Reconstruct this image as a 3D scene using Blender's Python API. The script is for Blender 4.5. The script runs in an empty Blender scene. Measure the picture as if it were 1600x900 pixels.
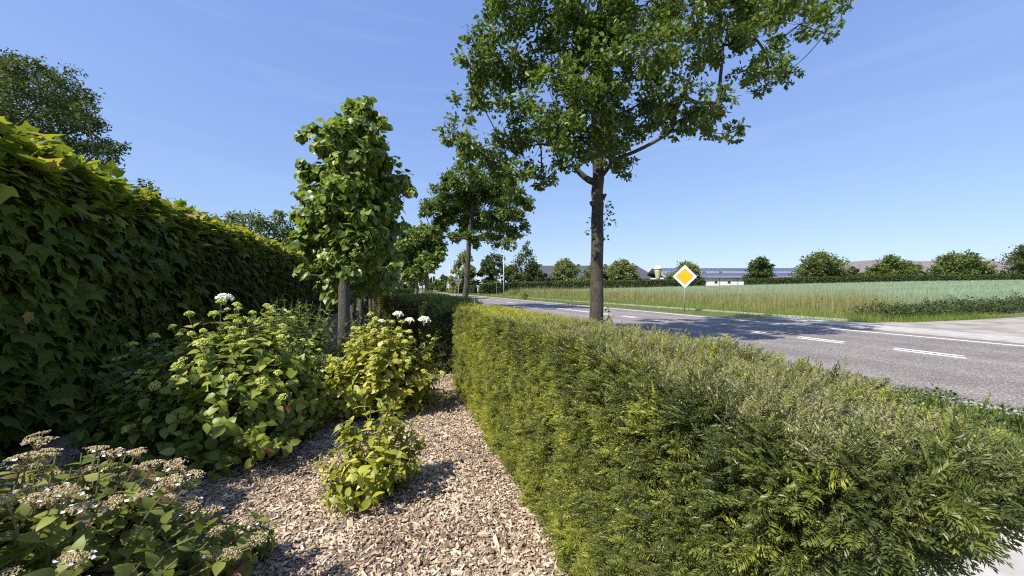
import bpy, math, random
import numpy as np
from mathutils import Vector

rng = np.random.default_rng(11)
random.seed(11)
scene = bpy.context.scene
COL = scene.collection
PI = math.pi

# ------------------------------------------------------------------ camera frame (metres, road runs along +Y)
CAM = np.array([0.0, 0.0, 1.4])
FOC = 610.0                                   # focal length in photo pixels (1600 wide)
YAW = math.atan(190 / FOC)
FWD = np.array([math.sin(YAW), math.cos(YAW), 0.0])
RGT = np.array([math.cos(YAW), -math.sin(YAW), 0.0])
UP = np.array([0.0, 0.0, 1.0])


def W(px, py, Z):
    """world point that stands at depth Z in the photo's direction (px, py)"""
    return CAM + Z * (FWD + (px - 800) / FOC * RGT + (450 - py) / FOC * UP)


def tz(x):
    """gentle rise of the fields to the right of the road"""
    t = np.clip((np.asarray(x, float) - 20) / 100.0, 0, 1)
    return 2.3 * t


# ------------------------------------------------------------------ mesh helpers
def norm(v):
    v = np.asarray(v, float)
    return v / np.maximum(np.linalg.norm(v, axis=-1, keepdims=True), 1e-9)


class MB:
    """collects polygons and builds them as ONE mesh"""

    def __init__(self):
        self.V, self.L, self.S, self.R, self.M = [], [], [], [], []
        self.n = 0

    def add(self, V, faces, rnd=0.5, mat=0):
        V = np.asarray(V, float).reshape(-1, 3)
        loops = np.concatenate([np.asarray(f) for f in faces]) + self.n
        self.V.append(V)
        self.L.append(loops)
        self.S.append(np.array([len(f) for f in faces]))
        self.R.append(np.full(len(faces), rnd))
        self.M.append(np.full(len(faces), mat))
        self.n += len(V)

    def scatter(self, tmpl, pos, R, scale, rnd, mat=0):
        """N copies of a leaf-sized template, tmpl = (verts, faces)"""
        TV, TF = tmpl
        TV = np.asarray(TV, float)
        N = len(pos)
        if N == 0:
            return
        scale = np.asarray(scale, float)
        if scale.ndim == 0:
            scale = np.full(N, float(scale))
        if scale.ndim == 1:
            scale = np.repeat(scale[:, None], 3, 1)
        P = TV[None] * scale[:, None, :]
        P = np.einsum('nij,nkj->nki', R, P) + pos[:, None, :]
        tl = np.concatenate([np.asarray(f) for f in TF])
        ts = np.array([len(f) for f in TF])
        k = len(TV)
        off = self.n + np.arange(N) * k
        self.V.append(P.reshape(-1, 3))
        self.L.append((tl[None] + off[:, None]).ravel())
        self.S.append(np.tile(ts, N))
        self.R.append(np.repeat(rnd, len(ts)))
        self.M.append(np.full(N * len(ts), mat))
        self.n += N * k

    def box(self, c, s, rz=0.0, rnd=0.5, mat=0):
        x, y, z = np.array(s) / 2
        V = np.array([[-x, -y, -z], [x, -y, -z], [x, y, -z], [-x, y, -z], [-x, -y, z], [x, -y, z], [x, y, z], [-x, y, z]])
        ca, sa = math.cos(rz), math.sin(rz)
        V = V @ np.array([[ca, sa, 0], [-sa, ca, 0], [0, 0, 1]]) + np.array(c)
        self.add(V, [(0, 3, 2, 1), (4, 5, 6, 7), (0, 1, 5, 4), (1, 2, 6, 5), (2, 3, 7, 6), (3, 0, 4, 7)], rnd, mat)

    def tube(self, P, r, sides=8, cap=True, rnd=0.5, mat=0, wob=0.0):
        P = np.asarray(P, float)
        n = len(P)
        r = np.broadcast_to(np.asarray(r, float), (n,))
        T = norm(np.gradient(P, axis=0))
        ref = np.array([0.31, 0.95, 0.05]) if abs(T[0, 2]) > 0.8 else np.array([0, 0, 1.0])
        A = norm(np.cross(T, ref))
        B = np.cross(T, A)
        ang = np.linspace(0, 2 * PI, sides, endpoint=False)
        rr = r[:, None] * (1 + wob * rng.normal(size=(n, sides)))
        V = P[:, None] + rr[..., None] * (np.cos(ang)[None, :, None] * A[:, None] + np.sin(ang)[None, :, None] * B[:, None])
        F = []
        for i in range(n - 1):
            for j in range(sides):
                k = (j + 1) % sides
                F.append((i * sides + j, i * sides + k, (i + 1) * sides + k, (i + 1) * sides + j))
        if cap:
            F.append(tuple(range(sides))[::-1])
            F.append(tuple((n - 1) * sides + j for j in range(sides)))
        self.add(V.reshape(-1, 3), F, rnd, mat)

    def arrays(self):
        return np.concatenate(self.V), np.concatenate(self.L), np.concatenate(self.S)

    def mesh(self, name, mats, smooth=False):
        V, L, S = self.arrays()
        me = bpy.data.meshes.new(name)
        me.vertices.add(len(V))
        me.vertices.foreach_set('co', V.astype(np.float32).ravel())
        me.loops.add(len(L))
        me.loops.foreach_set('vertex_index', L.astype(np.int32))
        me.polygons.add(len(S))
        st = np.concatenate([[0], np.cumsum(S)[:-1]]).astype(np.int32)
        me.polygons.foreach_set('loop_start', st)
        me.polygons.foreach_set('material_index', np.concatenate(self.M).astype(np.int32))
        me.polygons.foreach_set('use_smooth', np.full(len(S), smooth))
        a = me.attributes.new('rnd', 'FLOAT', 'FACE')
        a.data.foreach_set('value', np.concatenate(self.R).astype(np.float32))
        for m in (mats if isinstance(mats, (list, tuple)) else [mats]):
            me.materials.append(m)
        me.update(calc_edges=True)
        me.validate()
        return me

    def build(self, name, mats, parent=None, smooth=False, loc=None):
        o = bpy.data.objects.new(name, self.mesh(name, mats, smooth))
        COL.objects.link(o)
        if loc is not None:
            o.location = loc
        if parent is not None:
            o.parent = parent
        return o


def tag(o, label=None, cat=None, group=None, kind=None):
    if label:
        o['label'] = label
    if cat:
        o['category'] = cat
    if group:
        o['group'] = group
    if kind:
        o['kind'] = kind
    return o


def thing(name, label, cat, loc=(0, 0, 0), rz=0.0, group=None):
    o = bpy.data.objects.new(name, None)
    o.empty_display_size = 0.1
    COL.objects.link(o)
    o.location = loc
    o.rotation_euler = (0, 0, rz)
    return tag(o, label, cat, group)


def local(P, o):
    """world points -> coordinates under an unrotated Empty"""
    return np.asarray(P, float) - np.array(o.location)


def frames(d, n):
    """rotation matrices whose y axis is d and whose z axis leans to n"""
    y = norm(d)
    x = norm(np.cross(y, n))
    z = np.cross(x, y)
    return np.stack([x, y, z], -1)


def rv(n):
    return norm(rng.normal(size=(n, 3)))


def sample_faces(mb, n, weight=None):
    """random points and normals on an MB of quads / tris"""
    V, L, S = mb.arrays()
    st = np.concatenate([[0], np.cumsum(S)[:-1]])
    T = []
    for s, k in zip(st, S):
        for j in range(1, k - 1):
            T.append((L[s], L[s + j], L[s + j + 1]))
    T = np.array(T)
    a, b, c = V[T[:, 0]], V[T[:, 1]], V[T[:, 2]]
    N = np.cross(b - a, c - a)
    ar = np.linalg.norm(N, axis=1)
    p = ar * (weight((a + b + c) / 3) if weight is not None else 1)
    i = rng.choice(len(T), n, p=p / p.sum())
    u, v = rng.random(n), rng.random(n)
    f = u + v > 1
    u[f], v[f] = 1 - u[f], 1 - v[f]
    return a[i] + u[:, None] * (b - a)[i] + v[:, None] * (c - a)[i], norm(N)[i]


def bumpy(p, k=1.0, seed=0.0):
    x, y, z = p[..., 0] * k + seed, p[..., 1] * k + 1.7 * seed, p[..., 2] * k - seed
    return (np.sin(2.1 * x + 1.3 * y) + np.sin(3.3 * y - 2.2 * z + 1.0) + np.sin(4.7 * z + 2.9 * x + 2.0) + 0.6 * np.sin(7.9 * x - 6.1 * y + 3.3 * z)) / 3.6


# ------------------------------------------------------------------ materials
def new_mat(name):
    m = bpy.data.materials.new(name)
    m.use_nodes = True
    nt = m.node_tree
    b = nt.nodes['Principled BSDF']
    return m, nt, b


def ramp(nt, stops, fac):
    r = nt.nodes.new('ShaderNodeValToRGB')
    e = r.color_ramp.elements
    while len(e) < len(stops):
        e.new(0.5)
    for el, (p, c) in zip(e, stops):
        el.position = p
        el.color = (*c, 1)
    nt.links.new(fac, r.inputs[0])
    return r.outputs[0]


def noise(nt, scale, detail=4, rough=0.6, vec=None, stretch=None):
    n = nt.nodes.new('ShaderNodeTexNoise')
    n.inputs['Scale'].default_value = scale
    n.inputs['Detail'].default_value = detail
    n.inputs['Roughness'].default_value = rough
    tc = nt.nodes.new('ShaderNodeTexCoord')
    src = tc.outputs['Object']
    if stretch:
        mp = nt.nodes.new('ShaderNodeMapping')
        mp.inputs['Scale'].default_value = stretch
        nt.links.new(src, mp.inputs[0])
        src = mp.outputs[0]
    nt.links.new(src, n.inputs['Vector'])
    return n.outputs['Fac']


def bump(nt, b, h, strength=0.5, dist=0.02):
    n = nt.nodes.new('ShaderNodeBump')
    n.inputs['Strength'].default_value = strength
    n.inputs['Distance'].default_value = dist
    nt.links.new(h, n.inputs['Height'])
    nt.links.new(n.outputs[0], b.inputs['Normal'])


def leaf_mat(name, stops, rough=0.45, trans=0.3, spec=0.5, tboost=1.5):
    m, nt, b = new_mat(name)
    at = nt.nodes.new('ShaderNodeAttribute')
    at.attribute_name = 'rnd'
    c = ramp(nt, stops, at.outputs['Fac'])
    nt.links.new(c, b.inputs['Base Color'])
    b.inputs['Roughness'].default_value = rough
    b.inputs['Specular IOR Level'].default_value = spec
    tr = nt.nodes.new('ShaderNodeBsdfTranslucent')
    mu = nt.nodes.new('ShaderNodeMix')
    mu.data_type = 'RGBA'
    mu.blend_type = 'MULTIPLY'
    mu.inputs[0].default_value = 1
    nt.links.new(c, mu.inputs[6])
    mu.inputs[7].default_value = (tboost * 1.05, tboost * 1.1, tboost * 0.55, 1)
    nt.links.new(mu.outputs[2], tr.inputs['Color'])
    mx = nt.nodes.new('ShaderNodeMixShader')
    mx.inputs[0].default_value = trans
    nt.links.new(b.outputs[0], mx.inputs[1])
    nt.links.new(tr.outputs[0], mx.inputs[2])
    nt.links.new(mx.outputs[0], nt.nodes['Material Output'].inputs[0])
    return m


def rnd_mat(name, stops, rough=0.8, spec=0.3):
    m, nt, b = new_mat(name)
    at = nt.nodes.new('ShaderNodeAttribute')
    at.attribute_name = 'rnd'
    nt.links.new(ramp(nt, stops, at.outputs['Fac']), b.inputs['Base Color'])
    b.inputs['Roughness'].default_value = rough
    b.inputs['Specular IOR Level'].default_value = spec
    return m


def noise_mat(name, stops, scale, detail=5, rough=0.85, bs=0.0, bd=0.02, stretch=None, spec=0.3, metal=0.0):
    m, nt, b = new_mat(name)
    f = noise(nt, scale, detail, 0.6, stretch=stretch)
    nt.links.new(ramp(nt, stops, f), b.inputs['Base Color'])
    b.inputs['Roughness'].default_value = rough
    b.inputs['Specular IOR Level'].default_value = spec
    b.inputs['Metallic'].default_value = metal
    if bs:
        bump(nt, b, f, bs, bd)
    return m


M = {}
M['ivy'] = leaf_mat('ivy leaf', [(0, (.06, .09, .011)), (.5, (.135, .175, .02)), (.72, (.25, .27, .03)), (.9, (.40, .39, .05)), (1, (.40, .28, .07))], .55, .36, .22)
M['yew'] = leaf_mat('yew needle', [(0, (.038, .052, .015)), (.3, (.10, .122, .030)), (.55, (.215, .24, .040)), (.84, (.40, .39, .048)), (.86, (.22, .23, .085)), (1, (.29, .26, .125))], .42, .22, .45)
M['oak'] = leaf_mat('oak leaf', [(0, (.055, .085, .017)), (.5, (.105, .155, .03)), (.85, (.18, .23, .042)), (1, (.25, .29, .07))], .42, .34, .4)
M['lime'] = leaf_mat('lime leaf', [(0, (.075, .11, .017)), (.5, (.145, .195, .03)), (.85, (.24, .30, .055)), (1, (.36, .40, .10))], .42, .36, .55)
M['hyd'] = leaf_mat('hydrangea leaf', [(0, (.075, .105, .018)), (.45, (.165, .21, .03)), (.8, (.31, .34, .05)), (.95, (.46, .43, .09)), (1, (.36, .13, .08))], .45, .34, .4)
M['hydy'] = leaf_mat('yellowing hydrangea leaf', [(0, (.11, .14, .02)), (.4, (.25, .28, .034)), (.8, (.46, .43, .06)), (1, (.62, .55, .2))], .45, .34, .4)
M['hydd'] = leaf_mat('dark hydrangea leaf', [(0, (.07, .09, .02)), (.5, (.155, .185, .034)), (.85, (.27, .30, .06)), (1, (.18, .09, .06))], .5, .32, .3)
M['bushleaf'] = leaf_mat('green shrub leaf', [(0, (.07, .11, .02)), (.5, (.13, .19, .03)), (1, (.25, .30, .06))], .42, .3, .4)
M['hedge_leaf'] = leaf_mat('clipped hedge leaf', [(0, (.03, .05, .014)), (.6, (.065, .09, .022)), (1, (.15, .17, .04))], .5, .25, .3)
M['far_dark'] = leaf_mat('dark tree leaf', [(0, (.04, .06, .02)), (.6, (.075, .10, .03)), (1, (.14, .165, .045))], .6, .28, .25)
M['far_mid'] = leaf_mat('tree leaf', [(0, (.065, .095, .026)), (.6, (.12, .155, .036)), (1, (.2, .23, .06))], .6, .3, .25)
M['far_pale'] = leaf_mat('pale tree leaf', [(0, (.11, .135, .045)), (.6, (.18, .205, .065)), (1, (.27, .28, .1))], .6, .3, .25)
M['grass'] = leaf_mat('grass blade', [(0, (.09, .13, .02)), (.5, (.18, .23, .035)), (.8, (.30, .33, .07)), (1, (.46, .40, .18))], .6, .3, .3)
M['straw'] = leaf_mat('tall grass', [(0, (.09, .13, .03)), (.4, (.19, .22, .06)), (.72, (.36, .33, .15)), (1, (.44, .31, .2))], .7, .3, .3)
M['wheat'] = leaf_mat('green wheat', [(0, (.14, .20, .11)), (.5, (.25, .32, .20)), (1, (.38, .42, .27))], .7, .25, .3)
M['core'] = noise_mat('shade dark core', [(.3, (.012, .012, .008)), (.7, (.03, .028, .018))], 14, bs=.6)  # near-black colour stands in for the shade deep between leaves
M['stem'] = noise_mat('green brown stem', [(.3, (.10, .10, .04)), (.7, (.2, .17, .08))], 20)
M['twig'] = noise_mat('dry twig', [(.3, (.12, .085, .05)), (.7, (.34, .26, .17))], 30)
M['bud'] = rnd_mat('green flower bud', [(0, (.32, .38, .05)), (.6, (.52, .54, .11)), (1, (.66, .64, .24))], .7)
M['bud_pale'] = rnd_mat('white flower', [(0, (.6, .6, .42)), (1, (.85, .84, .74))], .7)
M['bud_brown'] = rnd_mat('faded lacecap bud', [(0, (.26, .165, .09)), (.35, (.40, .29, .155)), (.7, (.50, .42, .21)), (1, (.56, .51, .33))], .75)
M['petal'] = rnd_mat('white petal', [(0, (.6, .6, .52)), (1, (.82, .81, .78))], .7)
M['chip'] = rnd_mat('wood chip', [(0, (.05, .033, .021)), (.22, (.22, .15, .095)), (.5, (.46, .345, .232)), (.8, (.59, .48, .355)), (1, (.75, .65, .52))], .85)
M['mulch'] = noise_mat('mulch bed', [(.3, (.10, .075, .05)), (.55, (.24, .18, .13)), (.75, (.38, .30, .23))], 45, 6, .9, .8, .02)


def bark_mat(name, c0, c1, lichen=0.35):
    m, nt, b = new_mat(name)
    f = noise(nt, 9, 8, .7, stretch=(3.2, 3.2, .7))
    c = ramp(nt, [(.3, c0), (.7, c1)], f)
    g = noise(nt, 2.3, 5)
    gl = ramp(nt, [(.52, (0, 0, 0)), (.72, (lichen, lichen, lichen))], g)
    mx = nt.nodes.new('ShaderNodeMix')
    mx.data_type = 'RGBA'
    nt.links.new(gl, mx.inputs[0])
    nt.links.new(c, mx.inputs[6])
    mx.inputs[7].default_value = (.26, .22, .08, 1)
    nt.links.new(mx.outputs[2], b.inputs['Base Color'])
    b.inputs['Roughness'].default_value = .9
    bump(nt, b, f, 1.0, .05)
    return m


M['bark'] = bark_mat('oak bark', (.024, .02, .016), (.105, .085, .065))
M['bark_grey'] = bark_mat('lime bark', (.045, .038, .032), (.15, .13, .11), .1)
M['bark_far'] = bark_mat('far bark', (.10, .08, .06), (.2, .16, .12), .1)


def asphalt_mat():
    m, nt, b = new_mat('worn asphalt')
    f = noise(nt, 60, 3, .8)
    g = noise(nt, .35, 4, .6, stretch=(1, .12, 1))
    v = nt.nodes.new('ShaderNodeTexVoronoi')
    v.inputs['Scale'].default_value = 75
    tc = nt.nodes.new('ShaderNodeTexCoord')
    nt.links.new(tc.outputs['Object'], v.inputs['Vector'])
    sp = nt.nodes.new('ShaderNodeSeparateColor')
    nt.links.new(v.outputs['Color'], sp.inputs[0])
    c = ramp(nt, [(.0, (.11, .097, .086)), (.45, (.215, .19, .168)), (.8, (.30, .265, .235)), (1, (.55, .49, .43))], sp.outputs[0])
    mx = nt.nodes.new('ShaderNodeMix')
    mx.data_type = 'RGBA'
    mx.blend_type = 'MULTIPLY'
    mx.inputs[0].default_value = 1
    nt.links.new(c, mx.inputs[6])
    nt.links.new(ramp(nt, [(.3, (.74, .74, .75)), (.7, (1.1, 1.08, 1.07))], g), mx.inputs[7])
    sx = nt.nodes.new('ShaderNodeSeparateXYZ')
    nt.links.new(tc.outputs['Object'], sx.inputs[0])
    sn_ = nt.nodes.new('ShaderNodeMath'); sn_.operation = 'MULTIPLY'; sn_.inputs[1].default_value = 2 * PI / 1.75
    nt.links.new(sx.outputs[0], sn_.inputs[0])
    s2 = nt.nodes.new('ShaderNodeMath'); s2.operation = 'SINE'
    nt.links.new(sn_.outputs[0], s2.inputs[0])
    tr_ = ramp(nt, [(0, (.88, .88, .89)), (1, (1.04, 1.035, 1.03))], s2.outputs[0])
    m2 = nt.nodes.new('ShaderNodeMix'); m2.data_type = 'RGBA'; m2.blend_type = 'MULTIPLY'; m2.inputs[0].default_value = 1
    nt.links.new(mx.outputs[2], m2.inputs[6]); nt.links.new(tr_, m2.inputs[7])
    h = noise(nt, .9, 8, .7)
    m3 = nt.nodes.new('ShaderNodeMix'); m3.data_type = 'RGBA'; m3.blend_type = 'MULTIPLY'; m3.inputs[0].default_value = 1
    nt.links.new(m2.outputs[2], m3.inputs[6]); nt.links.new(ramp(nt, [(.32, (.80, .79, .79)), (.5, (1, 1, 1)), (.72, (1.07, 1.05, 1.03))], h), m3.inputs[7])
    nt.links.new(m3.outputs[2], b.inputs['Base Color'])
    b.inputs['Roughness'].default_value = .85
    b.inputs['Specular IOR Level'].default_value = .3
    bump(nt, b, f, .5, .01)
    return m


M['asphalt'] = asphalt_mat()
M['paint'] = noise_mat('worn road paint', [(.36, (.3, .29, .28)), (.46, (.68, .68, .66)), (.7, (.8, .8, .78))], 22, 6, .7)
M['concrete'] = noise_mat('pale concrete', [(.3, (.32, .30, .265)), (.7, (.48, .45, .405))], 3.5, 8, .85, .2, .01)
M['gravel'] = noise_mat('dusty gravel', [(.3, (.15, .13, .105)), (.45, (.27, .24, .20)), (.7, (.41, .37, .32))], 1.1, 14, .9, .4, .03)
M['ground'] = noise_mat('meadow ground', [(.3, (.06, .075, .025)), (.6, (.11, .13, .04)), (.8, (.17, .16, .07))], 1.3, 8, .95, .4, .05)
M['roof_dark'] = noise_mat('dark corrugated roof', [(.3, (.055, .06, .07)), (.7, (.085, .09, .10))], .8, 5, .6, stretch=(2, 2, .3))
M['roof_brown'] = noise_mat('weathered brown roof', [(.3, (.14, .115, .11)), (.7, (.21, .18, .17))], .6, 5, .8, stretch=(1, 1, .3))
M['roof_grey'] = noise_mat('grey fibre cement roof', [(.3, (.16, .155, .16)), (.7, (.24, .235, .24))], .9, 5, .8)
M['roof_red'] = noise_mat('red tile roof', [(.3, (.3, .11, .07)), (.7, (.42, .17, .11))], 1.5, 5, .8)
M['wall_white'] = noise_mat('white render', [(.3, (.7, .7, .69)), (.7, (.82, .82, .81))], .7, 6, .8)
M['wall_grey'] = noise_mat('grey gable cladding', [(.3, (.10, .11, .125)), (.7, (.14, .15, .165))], 1, 4, .7)
M['brick_pale'] = noise_mat('pale brick', [(.3, (.42, .33, .27)), (.7, (.55, .45, .38))], 4, 6, .85)
M['solar'] = noise_mat('solar glass', [(.3, (.03, .04, .075)), (.7, (.05, .06, .10))], .5, 2, .25, spec=.6)
M['alu'] = noise_mat('aluminium frame', [(.3, (.5, .52, .55)), (.7, (.62, .64, .66))], 5, 2, .4)
M['window'] = noise_mat('dark window glass', [(.3, (.03, .035, .04)), (.7, (.05, .055, .06))], 2, 2, .15, spec=.6)
M['galv'] = noise_mat('galvanised steel', [(.3, (.36, .37, .38)), (.7, (.52, .53, .54))], 12, 4, .45, metal=.4)
M['sign_white'] = noise_mat('white sign face', [(.3, (.78, .78, .77)), (.7, (.84, .84, .83))], 4, 3, .45)
M['sign_yellow'] = noise_mat('yellow sign face', [(.3, (.83, .40, .01)), (.7, (.86, .44, .015))], 4, 3, .45)
M['sign_black'] = noise_mat('black sign line', [(.3, (.02, .02, .02)), (.7, (.03, .03, .03))], 4, 3, .5)
M['sign_back'] = noise_mat('grey sign back', [(.3, (.13, .14, .16)), (.7, (.2, .21, .23))], 6, 3, .5)
M['silo'] = noise_mat('beige polyester silo', [(.3, (.40, .37, .20)), (.7, (.5, .46, .27))], 1, 4, .6)
M['silo_top'] = noise_mat('white silo lid', [(.3, (.76, .76, .74)), (.7, (.84, .84, .82))], 1, 4, .6)
M['web'] = noise_mat('cobweb silk', [(.3, (.34, .34, .34)), (.7, (.45, .45, .45))], 6, 3, .9)

# ------------------------------------------------------------------ leaf templates (length 1 along +y)


def leaf_shape(w, fold=.12, droop=.2, rows=6, tip=1.0, belly=.42):
    """a folded, drooping leaf: midrib plus both edges, belly = where it is widest"""
    V, F = [], []
    for i in range(rows + 1):
        t = i / rows
        u = t ** (math.log(.5) / math.log(belly))
        ww = w * max(0, math.sin(PI * u)) ** (.75 if t < belly else tip)
        z = -droop * t * t
        V += [[0, t, z], [-ww, t - .04 * (t > 0), z + fold * ww / w * .5 + .012 * (-1) ** i], [ww, t - .04 * (t > 0), z + fold * ww / w * .5 + .012 * (-1) ** i]]
    for i in range(rows):
        a, b_ = 3 * i, 3 * i + 3
        F += [(a, a + 2, b_ + 2, b_), (a, b_, b_ + 1, a + 1)]
    return (V, F)


OVATE = leaf_shape(.27, .14, .22, 4)
ROUND = leaf_shape(.36, .16, .26, 5, .9)
LANCE2 = leaf_shape(.24, .14, .25, 5, 1.0)
LANCE = leaf_shape(.21, .12, .25, 6, 1.1)
_iv = [(0, .06), (-.24, -.06), (-.46, .12), (-.62, .52), (-.34, .50), (-.2, .62), (0, 1.02), (.2, .62), (.34, .50), (.62, .52), (.46, .12), (.24, -.06)]
IVY = ([[0, .36, .10]] + [[x, y, .10 - .22 * (x * x + (y - .36) ** 2)] for x, y in _iv],
       [(0, 1 + i, 1 + (i + 1) % 12) for i in range(12)])
_i2 = [(0, .02), (-.16, -.04), (-.30, .10), (-.46, .40), (-.22, .46), (-.17, .60), (0, 1.05), (.2, .58), (.25, .44), (.40, .34), (.28, .08), (.15, -.05)]
IVY2 = ([[0, .36, .12]] + [[x, y, .12 - .34 * (x * x + .7 * (y - .36) ** 2)] for x, y in _i2], IVY[1])
_ok = [(0, 0), (.10, .18), (.24, .30), (.15, .42), (.31, .58), (.19, .70), (.22, .86), (0, 1)]
OAK = ([[x, y, .25 * x - .1 * y * y] for x, y in _ok] + [[-x, y, .25 * x - .1 * y * y] for x, y in _ok[1:-1]],
       [(0, 1, 2, 3, 4, 5, 6, 7), (0, 7, 13, 12, 11, 10, 9, 8)])
_lm = [(0, .08), (-.22, -.03), (-.44, .16), (-.46, .48), (-.26, .78), (0, 1.05), (.26, .78), (.46, .48), (.44, .16), (.22, -.03)]
LIME = ([[0, .42, .03]] + [[x, y, .16 * abs(x) - .16 * max(0, y - .5)] for x, y in _lm],
        [(0, 1 + i, 1 + (i + 1) % 10) for i in range(10)])
CLUMP = ([[0, 0, 0], [.42, .3, .1], [.3, .8, -.05], [0, 1, .05], [-.36, .75, .12], [-.4, .25, -.06], [0, .5, .1]],
         [(0, 1, 6), (1, 2, 6), (2, 3, 6), (3, 4, 6), (4, 5, 6), (5, 0, 6)])
BLADE = ([[-.5, 0, 0], [.5, 0, 0], [.38, .25, .5], [-.38, .25, .5], [0, .7, 1]], [(0, 1, 2, 3), (3, 2, 4)])


def yew_sprig(pairs, seed, ratio=.34, wid=.024):
    r = np.random.default_rng(seed)
    V, F = [], []
    V += [[-.008, 0, 0], [.008, 0, 0], [0, 1, .02]]
    F.append((0, 1, 2))
    for i in range(pairs):
        t = .04 + .94 * i / (pairs - 1)
        ln = ratio * (1 - .45 * abs(t - .35)) * (1 - .35 * max(0, t - .7) / .3)
        for s in (-1, 1):
            a = math.radians(58 - 34 * max(0, t - .6) / .4 + r.normal() * 8)
            L = ln * (1 + .12 * r.normal())
            d = np.array([s * math.sin(a), math.cos(a), .28 + .14 * r.normal()])
            d /= np.linalg.norm(d)
            sd = norm(np.cross(d, norm(np.array([0, 0, 1.0]) + .75 * r.normal(size=3)))) * wid
            p = np.array([0, t, .02 * t])
            k = len(V)
            V += [p, p + d * L * .55 + sd, p + d * L - np.array([0, 0, .03]), p + d * L * .55 - sd]
            F.append((k, k + 1, k + 2, k + 3))
    return (np.array(V, float), F)


YEW = [yew_sprig(11, s, .30, .030) for s in (1, 2, 3, 6)]
YEW_M = [yew_sprig(8, s, .42, .042) for s in (7, 8, 9)]
YEW_S = [yew_sprig(6, s, .46, .06) for s in (4, 5)]

# ------------------------------------------------------------------ ground and road
g = MB()
xs = np.array([-3000, -600, -150, -40, -12, -4, 0, 6, 12, 18, 20] + list(range(25, 125, 5)) + [140, 180, 300, 700, 3000], float)
ys = np.array([-400, -100, -30, -8, 0, 5, 10, 15, 20, 30, 45, 60, 80, 100, 130, 200, 350, 800, 3000], float)
GX, GY = np.meshgrid(xs, ys)
V = np.stack([GX, GY, tz(GX)], -1).reshape(-1, 3)
nx = len(xs)
g.add(V, [(j * nx + i, j * nx + i + 1, (j + 1) * nx + i + 1, (j + 1) * nx + i) for j in range(len(ys) - 1) for i in range(nx - 1)])
tag(g.build('ground', M['ground']), kind='structure')


def sheet(name, poly, z, mat, parent=None, thick=0.0):
    b = MB()
    n = len(poly)
    top = [[x, y, z] for x, y in poly]
    if thick:
        b.add(top + [[x, y, z - thick] for x, y in poly], [tuple(range(n))] + [(i, n + i, n + (i + 1) % n, (i + 1) % n) for i in range(n)])
    else:
        b.add(top, [tuple(range(n))])
    return tag(b.build(name, mat, parent), kind='structure')


road = sheet('road', [(6.5, -40), (15.0, -40), (15.0, 330), (6.5, 330)], .008, M['asphalt'])
# centre line: pairs of short painted dashes; edge line on the far side
y0 = 3.35 * 1.4
for k in list(range(-3, 8)) + list(range(12, 44, 2)):
    ya = y0 + k * 2.19
    for dx, dy in ((-.15, 0), (.15, .16)):
        b = MB()
        b.box((11.0 + dx, ya + .58 + dy, .0125), (.13, 1.16, .002))
        tag(b.build('centre_dash', M['paint'], road), kind='structure')
b = MB()
b.box((10.95, 25.4, .0125), (.17, 8.6, .002))
tag(b.build('centre_line', M['paint'], road), kind='structure')
b = MB()
b.box((14.45, 145, .0125), (.15, 370, .002))
tag(b.build('edge_line', M['paint'], road), kind='structure')
b = MB()
for k in range(60):
    yy = 1.7 + k * 2.0
    b.box((6.39, yy + .992, .02), (.22, 1.984, .10))
tag(b.build('kerb', M['concrete']), kind='structure')
sheet('concrete_strip', [(15.9, 13.4), (17.4, 13.4), (16.9, 9.5), (16.6, 6), (16.5, -30), (15.05, -30), (15.1, 5.5), (15.5, 9.5)], .05, M['concrete'], thick=.05)
b = MB()
gx_ = np.array([16.55, 17, 18.5, 20, 24, 30, 40, 60])
gt_ = np.array([11, 11, 10.5, 10.1, 9.5, 9.2, 9.0, 9.0])
GX_, GV_ = np.meshgrid(gx_, np.linspace(0, 1, 12))
GY_ = -30 + (gt_ + 30) * GV_
b.add(np.stack([GX_, GY_, tz(GX_) + .03], -1).reshape(-1, 3), [(j * 8 + i, j * 8 + i + 1, (j + 1) * 8 + i + 1, (j + 1) * 8 + i) for j in range(11) for i in range(7)])
tag(b.build('gravel_yard', M['gravel']), kind='structure')
sheet('road_shoulder', [(15.0, -30), (17.3, -30), (17.3, 13.4), (15.0, 14.6)], .010, M['asphalt'])
sheet('driveway', [(.9, -20), (6.2, -20), (6.2, 1.68), (.9, 1.68)], .012, M['concrete'])
b = MB()
b.box((18.3, 24, .045), (.14, 26, .09))
b.box((18.3, 55, .045), (.14, 34, .09))
tag(b.build('verge_kerb', M['concrete']), kind='structure')
# mulch bed with its wood chips
gx, gy = np.meshgrid(np.linspace(-3.4, 1.0, 60), np.linspace(-2.5, 26, 220))
mz = .02 + .018 * bumpy(np.stack([gx, gy, gx * 0], -1), 1.6)
b = MB()
b.add(np.stack([gx, gy, mz], -1).reshape(-1, 3), [(j * 60 + i, j * 60 + i + 1, (j + 1) * 60 + i + 1, (j + 1) * 60 + i) for j in range(219) for i in range(59)])
tag(b.build('mulch_bed', M['mulch'], smooth=True), kind='structure')
CHIP = ([[-.5, -.5, 0], [.5, -.4, 0], [.42, .5, 0], [-.45, .45, 0], [-.4, -.42, 1], [.42, -.34, 1], [.33, .42, 1], [-.36, .4, 1]],
        [(4, 5, 6, 7), (0, 1, 5, 4), (1, 2, 6, 5), (2, 3, 7, 6), (3, 0, 4, 7)])
n = 98000
cy = 1.0 + 5.5 * rng.random(n) ** 1.35
cx = -2.6 + 3.6 * rng.random(n)
pos = np.stack([cx, cy, .02 + .018 * bumpy(np.stack([cx, cy, cx * 0], -1), 1.6) + .014 * rng.random(n)], -1)
dirs = norm(np.stack([rng.normal(size=n), rng.normal(size=n), .28 * rng.normal(size=n)], -1))
nrm = norm(np.array([0, 0, 1.0]) + .33 * rng.normal(size=(n, 3)))
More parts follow.
